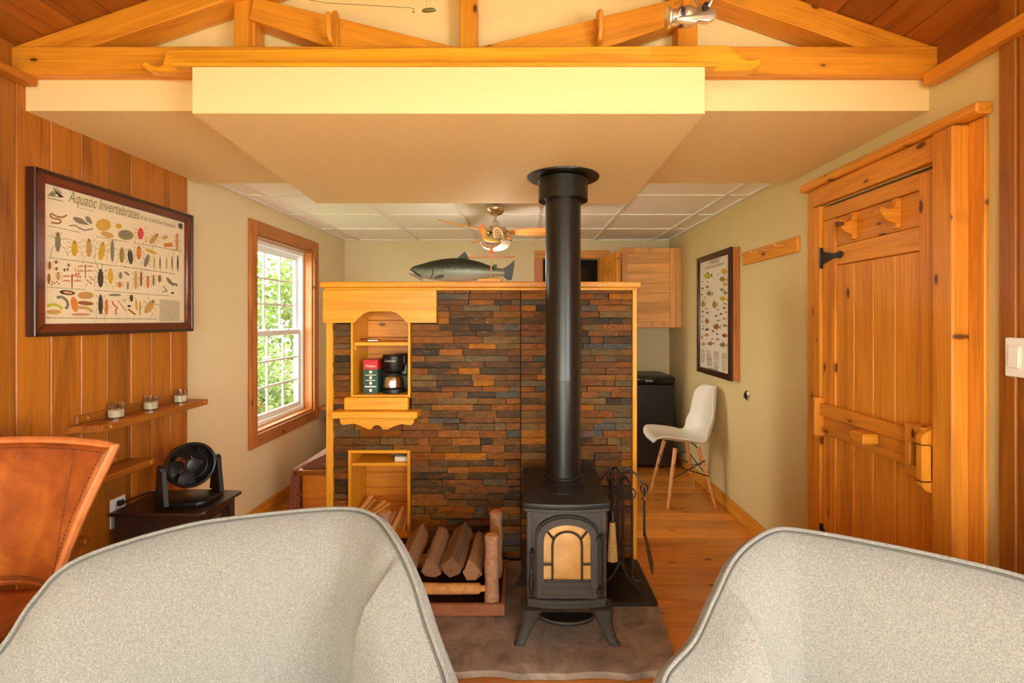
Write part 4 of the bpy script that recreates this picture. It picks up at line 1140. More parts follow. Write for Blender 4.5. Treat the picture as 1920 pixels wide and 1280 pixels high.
class Print:                      # flat shapes printed on a chart lying in the plane x = X
    def __init__(s, X, sgn, crop, sc): s.mb = MB(); s.X = X; s.sgn = sgn; s.c = crop; s.sc = sc; s.k = 0
    def pt(s, x, y):
        p = wallpt(s.c[0] + x / s.sc, s.c[1] + y / s.sc, s.X); return p
    def poly(s, pts, col, raw=False):
        s.k += 1; e = s.sgn * .00001 * (s.k % 40)
        q = [p if raw else s.pt(*p) for p in pts]
        q = [Vector((s.X + e, p.y, p.z)) for p in q]
        s.mb.add(q, [tuple(range(len(q)))], INKL.index(col))
    def ell(s, cx, cy, rx, ry, col, rot=0, n=12, tip=0):
        out = []
        for k in range(n):
            a = 2 * math.pi * k / n; x, y = rx * math.cos(a), ry * math.sin(a)
            if tip and x > 0: y *= 1 - tip * x / rx
            out.append((cx + x * math.cos(rot) - y * math.sin(rot), cy + x * math.sin(rot) + y * math.cos(rot)))
        s.poly(out, col)
    def line(s, pts, wd, col):
        for (a, b) in zip(pts[:-1], pts[1:]):
            d = Vector((b[0] - a[0], b[1] - a[1])); n_ = Vector((-d.y, d.x)).normalized() * wd / 2 if d.length else Vector((0, 0))
            s.poly([(a[0] + n_.x, a[1] + n_.y), (b[0] + n_.x, b[1] + n_.y), (b[0] - n_.x, b[1] - n_.y), (a[0] - n_.x, a[1] - n_.y)], col)
    def bug(s, cx, cy, w_, h_, col, legs=3, leg='brown', rot=0, wings=False):
        rr = random.Random(int(cx * 7 + cy))
        c, s_n = math.cos(rot), math.sin(rot)
        def T(x, y): return (cx + x * c - y * s_n, cy + x * s_n + y * c)
        if wings:
            for sg in (-1, 1):
                for q in (-.25, .05):
                    o = [T(sg * w_ * .5 * t_, h_ * q + sg * 0 + (-.10 * h_ if k else .02 * h_) * math.sin(math.pi * t_)) for k in (0, 1) for t_ in ([i / 6 for i in range(7)] if not k else [1 - i / 6 for i in range(7)])]
                    s.poly(o, 'pink')
            s.poly([T(-w_ * .04, -h_ * .4), T(w_ * .04, -h_ * .4), T(w_ * .025, h_ * .5), T(-w_ * .025, h_ * .5)], col); return
        for k in range(legs):
            y0 = -h_ * .28 + k * h_ * .22
            for sg in (-1, 1):
                s.line([T(sg * w_ * .2, y0), T(sg * w_ * .5, y0 + (k - 1) * h_ * .12 - h_ * .06), T(sg * w_ * .56, y0 + (k - 1) * h_ * .2 + h_ * .1)], max(1.6, w_ * .03), leg)
        bw = w_ * (.27 if legs else .5)
        s.poly([T(bw * math.cos(a), h_ * .5 * math.sin(a)) for a in [2 * math.pi * k / 14 for k in range(14)]], col)
        s.poly([T(bw * .5 * math.cos(a), -h_ * .42 + h_ * .1 * math.sin(a)) for a in [2 * math.pi * k / 10 for k in range(10)]], leg)
        s.line([T(0, -h_ * .3), T(0, h_ * .45)], max(1.2, bw * .12), leg)
    def words(s, x0, y0, x1, y1, h, col='text', dens=.82, seed=1):
        rr = random.Random(seed); L = abs(x1 - x0); x = 0
        while x < L:
            wd = rr.uniform(3, 13) * h / 5
            if x + wd > L: break
            a, b = x / L, (x + wd) / L
            q = [(x0 + (x1 - x0) * a, y0 + (y1 - y0) * a), (x0 + (x1 - x0) * b, y0 + (y1 - y0) * b)]
            s.poly([(q[0][0], q[0][1] - h / 2), (q[1][0], q[1][1] - h / 2), (q[1][0], q[1][1] + h / 2), (q[0][0], q[0][1] + h / 2)], col)
            x += wd + rr.uniform(1.5, 3.5) * h / 5
    def fish(s, cx, cy, w_, h_, col, rot=0, back=None):
        c, sn = math.cos(rot), math.sin(rot)
        def T(x, y): return (cx + x * c - y * sn, cy + x * sn + y * c)
        s.poly([T(w_ * (-.5 + .8 * t_), -h_ * .42 * math.sin(math.pi * t_ ** .8)) for t_ in [k / 8 for k in range(9)]] + [T(w_ * (-.5 + .8 * t_), h_ * .42 * math.sin(math.pi * t_ ** .8)) for t_ in [1 - k / 8 for k in range(1, 8)]], col)
        s.poly([T(w_ * .24, 0), T(w_ * .5, -h_ * .42), T(w_ * .42, 0), T(w_ * .5, h_ * .42)], back or col)
        s.poly([T(-w_ * .15, -h_ * .36), T(0, -h_ * .62), T(w_ * .15, -h_ * .3)], back or col)
        s.poly([T(-w_ * .05, h_ * .3), T(w_ * .06, h_ * .58), T(w_ * .14, h_ * .25)], back or col)

p = Print(XP, 1, (0, 300), 3.765)
# bird emblem and small crest
p.poly([(340, 245), (372, 215), (400, 235), (385, 255)], 'sage'); p.poly([(372, 195), (425, 240), (455, 265), (420, 262), (395, 232)], 'black'); p.line([(375, 190), (430, 235)], 4, 'black'); p.line([(395, 190), (440, 240)], 3, 'black'); p.line([(335, 248), (420, 262)], 4, 'dark'); p.words(336, 266, 448, 292, 5, 'dark', seed=2)
p.poly([(1258, 450), (1275, 445), (1290, 460), (1285, 490), (1262, 480)], 'dark'); p.line([(1255, 470), (1290, 480)], 5, 'grey')
p.words(556, 338, 675, 362, 4, 'text', seed=3)
# row 1
p.line([(472, 388), (440, 405), (400, 398), (360, 376), (352, 395), (375, 412), (420, 418), (432, 438), (408, 448), (360, 440)], 11, 'brown')
p.ell(570, 432, 62, 20, 'grey', .42, tip=.7); p.ell(628, 424, 34, 16, 'grey', .9, tip=.3); p.line([(488, 465), (530, 460), (560, 480), (600, 496), (655, 484)], 9, 'grey')
p.ell(730, 458, 54, 44, 'gold'); p.ell(730, 458, 42, 33, 'tan'); p.ell(722, 456, 24, 18, 'gold'); p.ell(838, 467, 22, 18, 'gold', .4); p.ell(756, 526, 48, 20, 'tan', .3); p.ell(888, 528, 56, 36, 'sage', .15); p.ell(884, 522, 40, 22, 'grey', .15)
p.bug(992, 520, 76, 82, 'red', 4, 'red'); p.ell(992, 520, 22, 30, 'red'); p.bug(1085, 556, 70, 88, 'tan', 4, 'brown', .7); p.bug(1165, 546, 44, 44, 'tan', 3, 'gold', 1.2); p.poly([(1156, 588), (1216, 582), (1218, 612), (1160, 614)], 'orange'); p.bug(1250, 580, 44, 120, 'pink', 4, 'brown')
p.words(340, 464, 570, 512, 5, seed=4); p.words(680, 540, 900, 578, 5, seed=5); p.words(950, 585, 1290, 645, 5, seed=6)
# row 2
p.bug(408, 580, 40, 140, 'grey', 0); p.line([(360, 520), (400, 555), (345, 535)], 3, 'grey'); p.line([(400, 590), (370, 620), (355, 690)], 3, 'grey'); p.line([(415, 590), (460, 625), (480, 680)], 3, 'grey'); p.line([(415, 560), (470, 555), (530, 572)], 3, 'grey'); p.line([(408, 530), (440, 510)], 3, 'grey'); p.line([(408, 530), (385, 508)], 3, 'grey')
p.bug(526, 625, 86, 110, 'gold', 3, 'olive'); p.bug(628, 620, 80, 130, 'tan', 4, 'sage'); p.bug(718, 645, 84, 130, 'gold', 3, 'olive', .15); p.bug(793, 640, 50, 160, 'grey', 2, 'sage'); p.bug(860, 672, 66, 110, 'olive', 3, 'sage'); p.bug(920, 682, 66, 110, 'dark', 3, 'sage', -.1); p.bug(980, 655, 64, 96, 'orange', 3, 'brown'); p.bug(1036, 710, 60, 92, 'grey', 3, 'grey', .3); p.ell(1065, 645, 46, 11, 'gold', .4)
for k, (x, h, c) in enumerate(((1088, 96, 'tan'), (1130, 100, 'grey'), (1175, 90, 'tan'), (1215, 110, 'grey'), (1255, 120, 'dark'))): p.ell(x, 730, h / 2, 6, c, 1.57, tip=.6); p.line([(x - 14, 760 + k), (x, 740), (x + 14, 765)], 2, c)
p.words(345, 688, 840, 750, 6, seed=7); p.words(845, 748, 1250, 806, 6, seed=8)
# row 3
for x, y, w_, h_, c in ((350, 745, 40, 60, 'brown'), (396, 720, 36, 26, 'brown'), (398, 768, 30, 26, 'brown'), (345, 835, 40, 70, 'brown'), (410, 820, 50, 60, 'tan'), (484, 742, 30, 24, 'grey'), (455, 775, 22, 24, 'dark'), (478, 772, 16, 24, 'dark'), (850, 815, 40, 50, 'grey'), (845, 880, 60, 40, 'orange'), (902, 888, 22, 60, 'grey'), (958, 850, 44, 130, 'tan'), (996, 840, 34, 110, 'brown'), (1044, 862, 44, 90, 'orange'), (1084, 850, 30, 80, 'grey'), (1127, 838, 40, 56, 'brown')): p.bug(x, y, w_, h_, c, 3, 'brown')
p.bug(602, 780, 120, 110, 'grey', wings=True); p.bug(508, 850, 150, 110, 'brown', wings=True); p.bug(540, 805, 100, 60, 'red', wings=True, rot=1.3); p.bug(630, 858, 60, 100, 'tan', wings=True, rot=.7)
p.bug(710, 835, 76, 130, 'dark', 3, 'dark'); p.line([(700, 780), (680, 735)], 3, 'dark'); p.line([(716, 780), (722, 735)], 3, 'dark'); p.bug(780, 820, 70, 110, 'gold', 3, 'gold'); p.line([(775, 870), (760, 910)], 3, 'gold'); p.line([(785, 870), (800, 915)], 3, 'gold')
p.ell(895, 800, 24, 8, 'grey', .6); p.ell(1200, 860, 40, 12, 'grey', .9, tip=.5); p.ell(1215, 870, 36, 8, 'grey', .4); p.line([(1150, 890), (1180, 925), (1145, 930)], 5, 'dark'); p.ell(1245, 880, 14, 6, 'dark', 1); p.ell(1218, 938, 12, 7, 'dark')
for x, y in ((345, 870), (365, 880), (385, 868), (400, 858), (415, 872), (370, 862)): p.ell(x, y, 7, 5, 'brown')
p.words(330, 896, 610, 916, 5, seed=9); p.words(668, 918, 1200, 960, 5, seed=10)
# row 4
p.ell(475, 935, 56, 18, 'dark', .1); p.ell(480, 935, 34, 10, 'pink', .1); p.ell(605, 955, 58, 26, 'tan'); [p.line([(570 + 12 * k, 935), (568 + 12 * k, 978)], 3, 'brown') for k in range(7)]
p.line([(400, 970), (440, 965), (475, 995), (480, 1030), (462, 1050)], 20, 'grey'); p.line([(332, 1030), (370, 1018), (410, 1025), (440, 1050)], 20, 'lime'); p.ell(380, 1072, 54, 18, 'tan'); p.ell(525, 1018, 56, 24, 'orange', 1.35); p.ell(605, 1010, 58, 15, 'brown', .1); p.line([(555, 1040), (610, 1042), (655, 1070)], 22, 'tan'); p.ell(570, 1090, 70, 10, 'pink')
p.bug(710, 1020, 60, 140, 'dark', 4, 'dark'); p.bug(752, 1040, 46, 110, 'orange', 2, 'brown'); p.line([(792, 995), (800, 1020), (828, 1040), (815, 1065), (822, 1092)], 9, 'red'); p.ell(810, 952, 46, 9, 'grey'); p.line([(830, 990), (890, 1065)], 9, 'tan'); p.line([(905, 1052), (955, 1090)], 12, 'brown'); p.bug(878, 992, 46, 30, 'grey', wings=True); p.bug(928, 975, 44, 50, 'dark', 2, 'dark'); p.ell(912, 1030, 14, 8, 'dark'); p.ell(962, 1020, 46, 8, 'gold', 1.5); p.ell(988, 1045, 54, 7, 'tan', 1.57); p.bug(1055, 1035, 90, 110, 'tan', 3, 'olive', .6)
p.words(320, 1112, 1110, 1122, 7, 'text', seed=11)
for k in range(17): p.words(1128 - k * .3, 985 + k * 9.2 + 0, 1276 - k * .5, 1000 + k * 8.3, 4.5, 'text', seed=20 + k)
p.mb.build('printed_animals', [INK[k] for k in INKL], pc, ang=0, recalc=False)
def wall_text(txt, x0, y0, x1, y1, size, col, crop, sc, X, sgn, par, name, shear=.35):
    a = wallpt(crop[0] + x0 / sc, crop[1] + y0 / sc, X); b = wallpt(crop[0] + x1 / sc, crop[1] + y1 / sc, X)
    L = abs(b.y - a.y)
    cu = bpy.data.curves.new('m', 'FONT'); cu.body = txt; cu.size = size; cu.shear = shear
    t_ = bpy.data.objects.new('m', cu); COL.objects.link(t_); bpy.context.view_layer.update(); wid = t_.dimensions.x
    bpy.data.objects.remove(t_); bpy.data.curves.remove(cu)
    Mx = frame_mat((X + sgn * .0006, a.y, (a.z + b.z) / 2), (0, sgn, 0), (0, 0, 1))
    return text_part(txt, size, INK[col], Mx, name, par, shear=shear, xs=L / max(wid, .001))
wall_text('Aquatic Invertebrates', 482, 300, 985, 415, .068, 'sage', (0, 300), 3.765, XP, 1, pc, 'title_lettering')
wall_text('of the Credit River Watershed', 990, 418, 1235, 480, .032, 'text', (0, 300), 3.765, XP, 1, pc, 'title_lettering')

# shelves
def shelf(label, y0, y1, zt, back_y0, back_y1, g='staggered cedar wall shelves'):
    t = thing('wall_shelf', label, 'shelf', (XLW, (y0 + y1) / 2, zt - .03), g)
    MB().prism([(XLW + .001, y0 - .03), (XLW + .126, y0), (XLW + .126, y1), (XLW + .001, y1)], 'xy', zt - .03, zt, .003).build('board', M['cedarY'], t)
    MB().box(XLW + .001, XLW + .018, back_y0, back_y1, zt, zt + .036, .003).build('back_strip', M['cedarY'], t)
    for yy in (y0 + .04, y1 - .03): MB().lathe([(.0065, 0), (.0065, .0018)], (XLW + .1255, yy, zt - .013), 'x', 10).build('screw_plug', M['beech'], t)
    for yy in (back_y0 + .05, back_y1 - .02): MB().lathe([(.005, 0), (.005, .0016)], (XLW + .0178, yy, zt + .02), 'x', 10).build('screw_plug', M['beech'], t)
shelf('long cedar wall shelf holding three glass candles', 2.025, 2.70, .966, 2.03, 2.69)
shelf('short cedar wall shelf below the candle shelf, behind the leather stool', 1.70, 2.318, .752, 1.72, 2.24)
shelf('lowest cedar wall shelf behind the leather stool', 1.40, 1.975, .54, 1.42, 1.93)
for (x_, y_, lab) in ((-1.792, 2.175, 'glass votive candle nearest the viewer on the long cedar shelf'), (-1.79, 2.375, 'middle glass votive candle on the long cedar shelf'), (-1.79, 2.58, 'glass votive candle at the window end of the long cedar shelf')):
    t = thing('votive_candle', lab, 'candle', (x_, y_, .9665), 'glass votive candles on the long shelf')
    zz = .9665
    MB().lathe([(.0, .006), (.0285, .006), (.0305, .066), (.0318, .066), (.0305, .0), (.0, .0)], (x_, y_, zz), 'z', 24, cap=False).build('glass_cup', M['cup'], t)
    MB().lathe([(.0, .0065), (.0278, .0065), (.029, .037), (.0, .038)], (x_, y_, zz), 'z', 24, cap=False).build('wax', M['wax'], t)
    MB().tube([(x_, y_, zz + .037), (x_ + .001, y_, zz + .047)], .0012, 5).build('wick', M['black'], t)
op = thing('outlet_plate', 'white outlet plate on the cedar wall behind the heater', 'outlet', (XLW, 2.25, .47))
MB().box(XLW + .001, XLW + .006, 2.207, 2.292, .462, .592, .002).build('plate', M['white'], op)
MB().box(XLW + .006, XLW + .0075, 2.232, 2.266, .49, .565, .001).build('socket', plain('socket_white', rgb(215, 212, 205), .4), op)
pg_ = tag(MB().box(XLW + .008, XLW + .028, 2.235, 2.263, .555, .58, .004).tube([(XLW + .025, 2.25, .567), (XLW + .045, 2.29, .572), (XLW + .06, 2.36, .575), (XLW + .10, 2.40, .565)], .004, 6).build('power_plug', M['black'], None, loc=(XLW, 2.25, .53)), 'black power plug and cord in the outlet plate', 'plug')

ht = thing('cabinet_heater', 'dark walnut cabinet space heater against the cedar wall', 'heater', (-1.62, 2.32, 0))
hx0, hx1, hy0, hy1, hz = -1.82, -1.43, 2.17, 2.47, .55
MB().box(hx0 + .012, hx1 - .025, hy0 + .012, hy1 - .012, .03, hz - .016, .004).build('carcass', M['wenge'], ht)
MB().prism([(hx0, hy0), (hx1, hy0), (hx1 + .024, hy0 + .02), (hx1 + .03, hy1 - .015), (hx1, hy1), (hx0, hy1)], 'xy', hz - .015, hz, .003).build('top', M['wenge'], ht)
fx = hx1 - .02
fr = MB()
for q in ((hy0 + .012, hy0 + .05, .03, hz - .016), (hy1 - .05, hy1 - .012, .03, hz - .016), (hy0 + .05, hy1 - .05, .03, .08), (hy0 + .05, hy1 - .05, hz - .05, hz - .016), (hy0 + .05, hy1 - .05, .30, .33)):
    fr.box(fx - .005, fx + .014, q[0], q[1], q[2], q[3], .003)
fr.build('front_frame', M['wenge'], ht)
MB().box(fx - .003, fx + .002, hy0 + .05, hy1 - .05, .33, hz - .05).build('grille_back', M['black'], ht)
gr = MB()
for k in range(9): gr.box(fx + .002, fx + .006, hy0 + .055, hy1 - .11, .37 + k * .013, .376 + k * .013)
gr.build('grille', plain('brass_grille', rgb(150, 136, 116), .35, metal=.8), ht)
MB().box(fx + .002, fx + .006, hy1 - .10, hy1 - .058, .36, .48, .002).build('control_panel', M['black'], ht)
for x_, y_ in ((hx0 + .04, hy0 + .04), (hx0 + .04, hy1 - .04), (hx1 - .06, hy0 + .04), (hx1 - .06, hy1 - .04)): MB().lathe([(.012, .0005), (.014, .03)], (x_, y_, 0), 'z', 10).build('foot', M['black'], ht)

fn = thing('table_fan', 'black round turbo table fan on the cabinet heater', 'fan', (-1.57, 2.32, .551))
fc = Vector((-1.575, 2.335, .715)); fdir = Vector((.80, -.60, .12)).normalized()
Mq = Matrix.Translation(fc) @ fdir.to_track_quat('Z', 'Y').to_matrix().to_4x4() @ Matrix.Scale(.88, 4)
def fpart(name, mb, mat, par=None): return mb.build(name, mat, par or fn)
fpart('housing', MB().lathe([(.05, -.085), (.09, -.075), (.112, -.045), (.118, 0), (.118, .028), (.112, .034), (.104, .030), (.104, -.03)], (0, 0, 0), 'z', 36, M=Mq, cap=False), M['black'])
gm = MB()
for k in range(44):
    a = 2 * math.pi * k / 44
    gm.tube([Vector((r_ * math.cos(a + q), r_ * math.sin(a + q), z_)) for r_, q, z_ in ((.030, 0, .040), (.055, .10, .043), (.08, .22, .040), (.106, .36, .030))], .0015, 4, M=Mq)
for r_, z_ in ((.108, .030), (.066, .042)):
    gm.tube([Vector((r_ * math.cos(2 * math.pi * k / 32), r_ * math.sin(2 * math.pi * k / 32), z_)) for k in range(33)], .002, 5, M=Mq)
fpart('front_grille', gm, M['black'])
fpart('hub_cap', MB().lathe([(.034, .036), (.032, .045), (.018, .048), (0, .048)], (0, 0, 0), 'z', 24, M=Mq), M['black'])
bl_ = MB()
for k in range(5):
    a0 = 2 * math.pi * k / 5
    bl_.grid(lambda i, j: Vector(((.03 + .07 * i) * math.cos(a0 + j * .9 + i * .3), (.03 + .07 * i) * math.sin(a0 + j * .9 + i * .3), -.01 + .025 * j)), 4, 4, M=Mq)
fpart('blades', bl_, M['black'])
ba = MB().prism([(-1.68, 2.25), (-1.66, 2.235), (-1.48, 2.235), (-1.455, 2.26), (-1.455, 2.40), (-1.48, 2.42), (-1.66, 2.42), (-1.68, 2.40)], 'xy', .5505, .572, .006, seg=2); fpart('base', ba, M['black'])
side = fdir.cross(Vector((0, 0, 1))).normalized()
for s2 in (-1, 1):
    ctr = fc + side * s2 * .114; bt_ = Vector((fc.x, fc.y, .565)) + side * s2 * .114
    f2 = Vector((-side.y, side.x, 0))
    ym = MB()
    rg = []
    for q, wd in ((0, .062), (.35, .05), (.75, .036), (1.0, .03)):
        cc = bt_.lerp(ctr, q)
        rg.append([cc + f2 * a * wd + side * b * .009 for a, b in ((-1, -1), (1, -1), (1, 1), (-1, 1))])
    ym.loft(rg); fpart('yoke_arm', ym, M['black'])
    Mk = Matrix.Translation(ctr) @ side.to_track_quat('Z', 'Y').to_matrix().to_4x4()
    fpart('pivot_knob', MB().lathe([(.024, -.012), (.024, .012)], (0, 0, 0), 'z', 18, M=Mk), M['black'])

# ================================================================== right wall: fish chart, peg rack, door bumper, switch
fc_ = thing('framed_fish_chart', 'deep framed Fishes chart on the sage wall above the white chair', 'framed chart', (XR, 3.8, 1.43))
FX = 1.446; fy0, fy1, fz0, fz1 = 3.46, 4.14, .965, 1.905
MB().box(FX + .008, XR - .0005, fy0 + .002, fy1 - .002, fz0 + .002, fz1 - .002, .002).build('box_frame', M['casing'], fc_)
fw = .045
for a in ([(fy0, fz0), (fy0, fz1), (fy0 + fw, fz1 - fw), (fy0 + fw, fz0 + fw)], [(fy1, fz0), (fy1, fz1), (fy1 - fw, fz1 - fw), (fy1 - fw, fz0 + fw)], [(fy0, fz0), (fy1, fz0), (fy1 - fw, fz0 + fw), (fy0 + fw, fz0 + fw)], [(fy0, fz1), (fy1, fz1), (fy1 - fw, fz1 - fw), (fy0 + fw, fz1 - fw)]):
    MB().prism(a, 'yz', FX - .012, FX + .008, .003).build('frame_side', M['mahogd'], fc_)
MB().box(FX + .002, FX + .006, fy0 + fw - .003, fy1 - fw + .003, fz0 + fw - .003, fz1 - fw + .003).build('paper', M['paper2'], fc_)
p = Print(FX + .0008, -1, (1300, 440), 4.414)
FI = [(122, 338, 76, 50, 'lime'), (262, 305, 66, 50, 'gold'), (247, 370, 66, 46, 'olive'), (265, 410, 40, 22, 'olive'), (78, 388, 18, 8, 'dark'), (118, 390, 24, 9, 'grey'), (78, 443, 24, 14, 'dark'), (118, 430, 28, 24, 'grey'), (136, 487, 56, 40, 'green'), (72, 497, 26, 16, 'tan'), (97, 520, 22, 16, 'tan'), (240, 455, 40, 28, 'grey'), (268, 480, 44, 32, 'olive'), (250, 530, 70, 40, 'gold'), (83, 572, 40, 58, 'olive'), (180, 578, 50, 66, 'olive'), (268, 572, 54, 8, 'dark'), (258, 606, 34, 16, 'dark'), (110, 612, 18, 12, 'dark'), (78, 635, 26, 14, 'dark'), (118, 645, 30, 14, 'dark'), (190, 670, 36, 18, 'grey'), (230, 655, 28, 18, 'dark'), (270, 640, 30, 12, 'grey'), (210, 708, 40, 12, 'grey'), (262, 695, 40, 24, 'pink'), (80, 676, 18, 10, 'dark'), (115, 714, 36, 46, 'brown'), (76, 720, 16, 12, 'dark'), (85, 754, 34, 8, 'grey'), (78, 778, 20, 12, 'dark'), (196, 762, 66, 52, 'brown'), (265, 752, 50, 20, 'grey'), (115, 784, 36, 22, 'dark'), (165, 797, 30, 22, 'orange'), (72, 846, 22, 30, 'orange'), (110, 830, 40, 26, 'tan'), (198, 822, 24, 14, 'dark'), (262, 834, 52, 34, 'maroon'), (158, 862, 30, 10, 'grey'), (200, 866, 36, 22, 'tan'), (85, 904, 40, 34, 'gold'), (146, 900, 64, 34, 'grey'), (250, 912, 70, 42, 'grey'), (208, 326, 16, 10, 'grey'), (205, 620, 30, 10, 'grey')]
for k, (x, y, w_, h_, c) in enumerate(FI): p.fish(x, y, w_, h_, c, rot=(.1 if k % 3 else -.1), back='dark' if k % 4 == 0 else c)
for k, (x0, y0, x1, n_) in enumerate(((64, 954, 102, 2), (110, 958, 148, 2), (64, 985, 102, 5), (110, 984, 155, 5), (168, 968, 216, 7), (236, 982, 286, 5), (110, 1024, 158, 6), (64, 1040, 90, 2), (236, 1042, 282, 5), (168, 1058, 216, 3), (170, 1092, 218, 2), (238, 1100, 276, 3))):
    for j in range(n_): p.words(x0, y0 + j * 11, x1, y0 + j * 11.3 + 2, 6, 'text', seed=k * 9 + j)
p.words(125, 1102, 210, 1124, 7, 'black', seed=77)
p.mb.build('printed_fishes', [INK[k] for k in INKL], fc_, ang=0, recalc=False)
wall_text('Fishes', 134, 242, 212, 232, .062, 'green', (1300, 440), 4.414, FX + .0008, -1, fc_, 'title_lettering', 0)
wall_text('of the Credit River Watershed', 98, 283, 252, 256, .036, 'text', (1300, 440), 4.414, FX + .0008, -1, fc_, 'title_lettering', 0)

pk = thing('peg_rack', 'small pine rack with four pegs on the sage wall', 'peg rack', (XR, 3.04, 1.8))
MB().box(XR - .02, XR - .0005, 2.70, 3.38, 1.765, 1.852, .004).build('board', M['pineY'], pk)
for yy in (2.84, 2.985, 3.13, 3.275):
    MB().tube([(XR - .018, yy, 1.818), (XR - .05, yy, 1.82), (XR - .085, yy, 1.824)], [.007, .0055, .009], 10).build('peg', M['beech'], pk)
kb = thing('door_bumper', 'round chrome bumper on the sage wall right of the white chair', 'bumper', (XR, 3.34, .886))
MB().lathe([(.0, -.0005), (.034, -.0005), (.034, -.006), (.026, -.012), (.022, -.012)], (XR, 3.34, .886), 'x', 24).build('rim', M['steel'], kb)
MB().lathe([(.022, -.0122), (.016, -.02), (.0, -.022)], (XR, 3.34, .886), 'x', 20).build('cap', M['castd'], kb)
sw = thing('light_switch', 'white rocker light switch plate on the wood panel at the right edge', 'light switch', (XR, 1.45, 1.3))
xs_ = XR - .0225
MB().box(xs_ - .006, xs_, 1.395, 1.522, 1.226, 1.344, .003).build('plate', M['white'], sw)
for yy in (1.428, 1.49):
    MB().box(xs_ - .008, xs_ - .006, yy - .019, yy + .019, 1.25, 1.32, .001).build('rocker_surround', plain('rocker_cream', rgb(236, 226, 208), .4), sw)
    MB().prism([(xs_ - .0075, 1.254), (xs_ - .0075, 1.316), (xs_ - .010, 1.316), (xs_ - .013, 1.256)], 'xz', yy - .015, yy + .015).build('rocker', M['white'], sw)

# ================================================================== white shell chair
dc = thing('shell_chair', 'white moulded shell chair with beech dowel legs by the sage wall', 'chair', (1.24, 3.87, 0))
CP = [(-.262, .446, .09), (-.270, .458, .145), (-.262, .470, .178), (-.235, .477, .203), (-.12, .462, .222), (0, .448, .23), (.10, .446, .225), (.17, .462, .215), (.212, .51, .208), (.232, .58, .205), (.245, .66, .20), (.258, .74, .185), (.268, .80, .165), (.275, .838, .13), (.278, .85, .09)]
def shell(i, j):
    s_i = i * (len(CP) - 1); k = min(int(s_i), len(CP) - 2); f = s_i - k
    a, b = CP[k], CP[k + 1]
    x, z, hw = [a[q] + (b[q] - a[q]) * f for q in range(3)]
    t_ = 2 * j - 1
    seatness = max(0, min(1, (.60 - i) / .25))
    curl = abs(t_) ** 2.6
    z += seatness * curl * .05 * min(1, i * 4)
    x -= (1 - seatness) * curl * .085 * (1 - max(0, i - .85) * 3)
    if .42 < i < .66: x -= curl * .02
    return Vector((x, t_ * hw, z))
mb = MB(); mb.grid(shell, 39, 18)
sh = mb.build('shell', M['plas'], dc, local=True, recalc=False, ang=80)
sm = sh.modifiers.new('smooth', 'SUBSURF'); sm.levels = 1; sm.render_levels = 1
sm = sh.modifiers.new('thick', 'SOLIDIFY'); sm.thickness = .006; sm.offset = 0
for fx_, fy_, tx_, ty_ in ((-.185, -.195, -.10, -.12), (-.185, .195, -.10, .12), (.19, -.195, .085, -.12), (.19, .195, .085, .12)):
    MB().tube([(fx_, fy_, 0.0), (fx_, fy_, .012), (fx_ + (tx_ - fx_) * .5, fy_ + (ty_ - fy_) * .5, .22), (tx_, ty_, .415)], [.010, .0115, .015, .0165], 12).build('leg', M['beech'], dc, local=True)
br_ = MB()
for y_ in (-.155, .155):
    br_.tube([(-.13, y_, .30), (.15, y_ * 1.1, .22)], .0042, 6); br_.tube([(-.155, y_ * 1.1, .20), (.125, y_, .33)], .0042, 6)
for x_ in (-.135, .13):
    br_.tube([(x_, -.15, .30), (x_ * 1.1, .165, .21)], .0042, 6); br_.tube([(x_ * 1.1, -.165, .21), (x_, .15, .30)], .0042, 6)
for x_ in (-.10, .085):
    for y_ in (-.12, .12): br_.tube([(x_, y_, .40), (x_ * .8, y_ * .8, .432), (x_ * .5, 0, .438)], .005, 6)
br_.build('wire_brace', M['black'], dc, local=True)
dc.location = (1.222, 3.865, 0.001); dc.rotation_euler = (0, 0, R(3)); dc.scale = (.95, 1.02, 1.03)

# ================================================================== fridge, cabinet
fg = thing('mini_fridge', 'black mini fridge in the kitchen corner', 'fridge', (1.16, 4.9, 0))
MB().box(.925, 1.405, 4.69, 5.13, .012, .835, .006).build('body', M['fridge'], fg)
MB().box(.925, 1.405, 4.645, 4.688, .03, .79, .008).build('door', M['fridge'], fg)
MB().box(.925, 1.405, 4.625, 4.688, .795, .858, .014, seg=3).build('handle_strip', plain('gloss_black', rgb(16, 15, 15), .12), fg)
MB().prism([(.925, 4.69), (1.405, 4.69), (1.385, 5.12), (.945, 5.12)], 'xy', .836, .862, .006).build('top', M['black'], fg)
text_part('Danby', .026, wt, frame_mat((1.16, 4.6243, .818), (1, 0, 0), (0, 0, 1)), 'brand_lettering', fg, 'CENTER')
for x_ in (.96, 1.37):
    for y_ in (4.72, 5.1): MB().lathe([(.014, .0005), (.014, .013)], (x_, y_, 0), 'z', 10).build('foot', M['black'], fg)
uc = thing('upper_cabinet', 'pale pine wall cabinet above the mini fridge', 'cabinet', (1.2, 4.95, 1.32))
cx0, cx1, cy0, cz0, cz1 = .928, 1.498, 4.74, 1.318, 2.083
MB().box(cx0, cx1, cy0 + .02, YB - .001, cz0, cz1, .002).build('carcass', M['cabZ'], uc)
MB().box(1.447, cx1, cy0 + .002, cy0 + .019, cz0, cz1, .002).build('filler_strip', M['cabZ'], uc)
dr_ = thing('x', 'x', 'x'); bpy.data.objects.remove(dr_)
